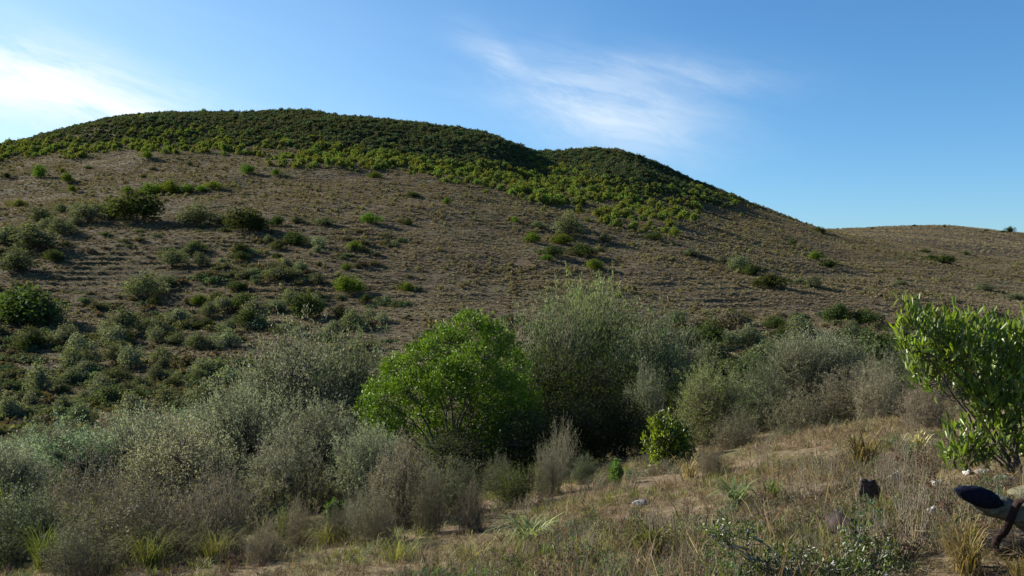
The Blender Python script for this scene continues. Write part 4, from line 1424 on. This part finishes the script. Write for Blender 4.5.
def stone(u, v, w, h, mat, label, seed):
    x_, d = hits(u, v)
    rg = np.random.default_rng(seed)
    P_ = IV.copy()
    for _ in range(14):
        nrm = norm(rg.normal(size=(1, 3)))[0]
        lim = rg.uniform(0.55, 0.85)
        dd = P_ @ nrm
        P_ = P_ - np.maximum(dd - lim, 0)[:, None] * nrm * 0.92
    P_ *= (1 + 0.16 * fbm(P_[:, 0] * 2 + seed, P_[:, 1] * 2 + P_[:, 2] * 1.7, 1.0, 3, seed))[:, None]
    P_ += rg.normal(0, 0.02, P_.shape)
    P_ *= np.array([w, w * 0.8, h]) * 0.5 * d / F * 1.2
    P_[:, 2] += h * 0.42 * d / F
    o = link('stone', new_mesh('stone', P_, IF_, [mat]))
    o.location = (x_, d, gz(x_, d) - 0.01 - 0.10 * h * d / F)
    o.rotation_euler = (0, 0, float(rg.random() * 6.28))
    tag(o, label, 'stone', 'stones on the foreground slope')


stone(867, 509, 28, 40, M_DSTONE, 'dark brown upright stone left of the dry twigs', 1)
stone(845, 542, 42, 36, M_DSTONE, 'dark brown rounded stone above the low lichen shrub', 2)
stone(894, 487, 13, 20, M_GSTONE, 'grey lichened upright stone behind the dark brown upright one', 3)
stone(938, 487, 15, 11, M_WSTONE, 'white stone left of the canvas bag, largest of the white ones', 4)
stone(944, 493, 9, 7, M_WSTONE, 'tiny white stone touching the largest white one', 5)
stone(934, 513, 11, 11, M_WSTONE, 'white stone below the largest white one', 6)
stone(1004, 483, 22, 11, M_GSTONE, 'pale grey stone behind the canvas bag', 7)
stone(985, 474, 16, 8, M_GSTONE, 'flat grey stone under the glossy shrub', 8)
stone(968, 474, 12, 6, M_WSTONE, 'small pale stone under the orange leaves of the glossy shrub', 9)
stone(872, 571, 9, 9, M_WSTONE, 'white pebble inside the low lichen shrub, upper of two', 10)
stone(888, 578, 10, 7, M_WSTONE, 'white pebble inside the low lichen shrub, lower of two', 13)
stone(640, 505, 14, 7, M_GSTONE, 'small grey stone on the dry slope below the dark shade', 12)

# ---------------------------------------------------------------- the canvas bag with its leather strap
BD = 4.9
bp = BD / F
bx0 = (1000 - 512) / F * BD
bz0 = gz(bx0, BD)
brow = 288 - (bz0 - EYE) / BD * F


def bq(u, v, dd=0.0):
    dp = BD + dd
    return np.array([(u - 512) / F * dp - bx0, dd, EYE + (288 - v) / F * dp - bz0])


M_CANVAS = plain_mat('grey_green_canvas', (0.055, 0.062, 0.048), (0.150, 0.155, 0.125), 34, 0.95, 0.05, 0.8)
M_NAVY = plain_mat('navy_cloth', (0.004, 0.005, 0.012), (0.010, 0.012, 0.026), 60, 0.9, 0.08, 0.6)
M_LEATHER = plain_mat('brown_leather', (0.010, 0.005, 0.004), (0.024, 0.010, 0.007), 40, 0.7, 0.15, 0.4)
M_KHAKI = plain_mat('khaki_canvas', (0.085, 0.082, 0.05), (0.19, 0.175, 0.11), 34, 0.95, 0.05, 0.8)
M_CORD = plain_mat('pale_cord', (0.34, 0.31, 0.24), (0.48, 0.45, 0.38), 30, 0.8, 0.2)


def loft(centers, ru, rv, axis2, sides=20, cap=True, sq=2.6):
    """sections round centres; horizontal half-depth ru, half-height rv"""
    c = np.array(centers)
    an = np.arange(sides) * 2 * math.pi / sides
    ca, sa_ = np.cos(an), np.sin(an)
    ca = np.sign(ca) * np.abs(ca) ** (2 / sq)
    sa_ = np.sign(sa_) * np.abs(sa_) ** (2 / sq)
    v_ = []
    for i in range(len(c)):
        v_.append(c[i] + np.outer(ca * ru[i], [0, 1, 0]) + np.outer(sa_ * rv[i], axis2))
    v_ = np.concatenate(v_)
    v_ = v_ + (0.017 * fbm(v_[:, 0] * 14, v_[:, 1] * 9 + v_[:, 2] * 18, 1.0, 4, 401))[:, None] * np.array([0.2, -0.5, 0.8])
    kk = len(c)
    i = (np.arange(kk - 1) * sides)[:, None]
    j = np.arange(sides)[None, :]
    j2 = (j + 1) % sides
    f = np.stack([i + j, i + j2, i + sides + j2, i + sides + j], -1).reshape(-1, 4)
    h_ = sides // 2
    for o_, flip in ((0, 1), ((kk - 1) * sides, 0)):
        q_ = np.array([[o_ + a_, o_ + a_ + 1, o_ + sides - 2 - a_, o_ + sides - 1 - a_] for a_ in range(h_ - 1)])
        f = np.concatenate([f, q_[:, ::-1] if flip else q_])
    return v_, f


bag = bpy.data.objects.new('canvas_bag', None)
COL.objects.link(bag)
bag.location = (bx0, BD, bz0)
ax2 = np.array([0.25, 0, 0.97])
tt = np.linspace(0, 1, 18)
cu = [bq(960 + 92 * t, 493.5 + 33 * t) for t in tt]
rv_ = np.sqrt(np.clip(1 - (1 - np.clip(tt * 2.2, 0, 1)) ** 2.4, 0, 1)) * 11.5 * bp + 0.001
ru_ = np.sqrt(np.clip(1 - (1 - np.clip(tt * 2.2, 0, 1)) ** 2.4, 0, 1)) * 0.10 + 0.001
v_, f_ = loft(cu, ru_, rv_, ax2)
link('body', new_mesh('bag_body', v_, f_, [M_CANVAS], smooth_shade=True), bag)
# flat oval cover lying on the near end, facing up towards the viewer
ev = IV * np.array([24.0 * bp, 0.045, 9.2 * bp])
ca_, sn_ = math.cos(math.radians(-19)), math.sin(math.radians(-19))
ev = np.stack([ev[:, 0] * ca_ - ev[:, 2] * sn_, ev[:, 1], ev[:, 0] * sn_ + ev[:, 2] * ca_], 1)
ev = ev * (1 + 0.16 * fbm(ev[:, 0] * 22 + 3, ev[:, 2] * 34, 1.0, 4, 409))[:, None]
ev = ev + bq(978, 496.5, -0.085)
o = link('end_cover', new_mesh('bag_end', ev, IF_, [M_NAVY], smooth_shade=True), bag)
o['label'] = 'dark navy oval cover on the end of the bag'
# khaki flap on top
tt = np.linspace(0, 1, 10)
cu = [bq(1010 + 40 * t, 493 + 2 * t, -0.05) for t in tt]
v_, f_ = loft(cu, 0.03 + 0.07 * np.sin(tt * 3.0 + 0.05), (1 + 6 * np.sin(np.clip(tt * 3.0 + 0.05, 0, 3.1))) * bp, np.array([0, 0, 1.0]))
link('flap', new_mesh('flap', v_, f_, [M_KHAKI], smooth_shade=True), bag)


def band(path, width, thick, wdir):
    p = np.array(path)
    # smooth the path
    t = np.linspace(0, len(p) - 1, 40)
    ps = np.stack([pchip(np.arange(len(p)), p[:, a], t) for a in range(3)], 1)
    tg = norm(np.gradient(ps, axis=0))
    w = norm(np.array(wdir)[None] - tg * (tg @ np.array(wdir))[:, None])
    n = np.cross(tg, w)
    hw, ht = width / 2, thick / 2
    v = np.stack([ps + w * hw + n * ht, ps - w * hw + n * ht, ps - w * hw - n * ht, ps + w * hw - n * ht], 1).reshape(-1, 3)
    i = (np.arange(39) * 4)[:, None]
    j = np.arange(4)[None]
    f = np.stack([i + j, i + (j + 1) % 4, i + 4 + (j + 1) % 4, i + 4 + j], -1).reshape(-1, 4)
    f = np.concatenate([f, [[0, 3, 2, 1], [156, 157, 158, 159]]])
    return v, f


v_, f_ = band([bq(1034, 497, -.16), bq(1019, 502, -.17), bq(1012, 516, -.18), bq(1005, 531, -.17), bq(997, 539, -.16), bq(994.5, 548, -.16)], 7.5 * bp, 0.005, (1.0, -.35, 0.35))
s = link('strap', new_mesh('strap', v_, f_, [M_LEATHER]), bag)
s['label'] = 'dark brown leather strap'
v_, f_ = band([bq(995, 546, -.16), bq(999, 554, -.17), bq(1008, 558, -.18), bq(1018, 556, -.17), bq(1030, 552, -.16)], 6 * bp, 0.005, (0, -.3, 1))
link('strap_loop', new_mesh('strap_loop', v_, f_, [M_LEATHER]), bag)
P_ = IV.copy() * np.array([0.17, 0.13, 0.065])
P_[:, 2] = np.minimum(P_[:, 2], 0.045) + 0.03
so = link('stone', new_mesh('stone', P_, IF_, [M_DSTONE]))
so.location = (bx0 + 0.06, BD + 0.02, bz0)
tag(so, 'flat dark stone under the canvas bag', 'stone', 'stones on the foreground slope')
tag(bag, 'grey-green canvas bag with navy end and brown leather strap lying at the right edge', 'bag')
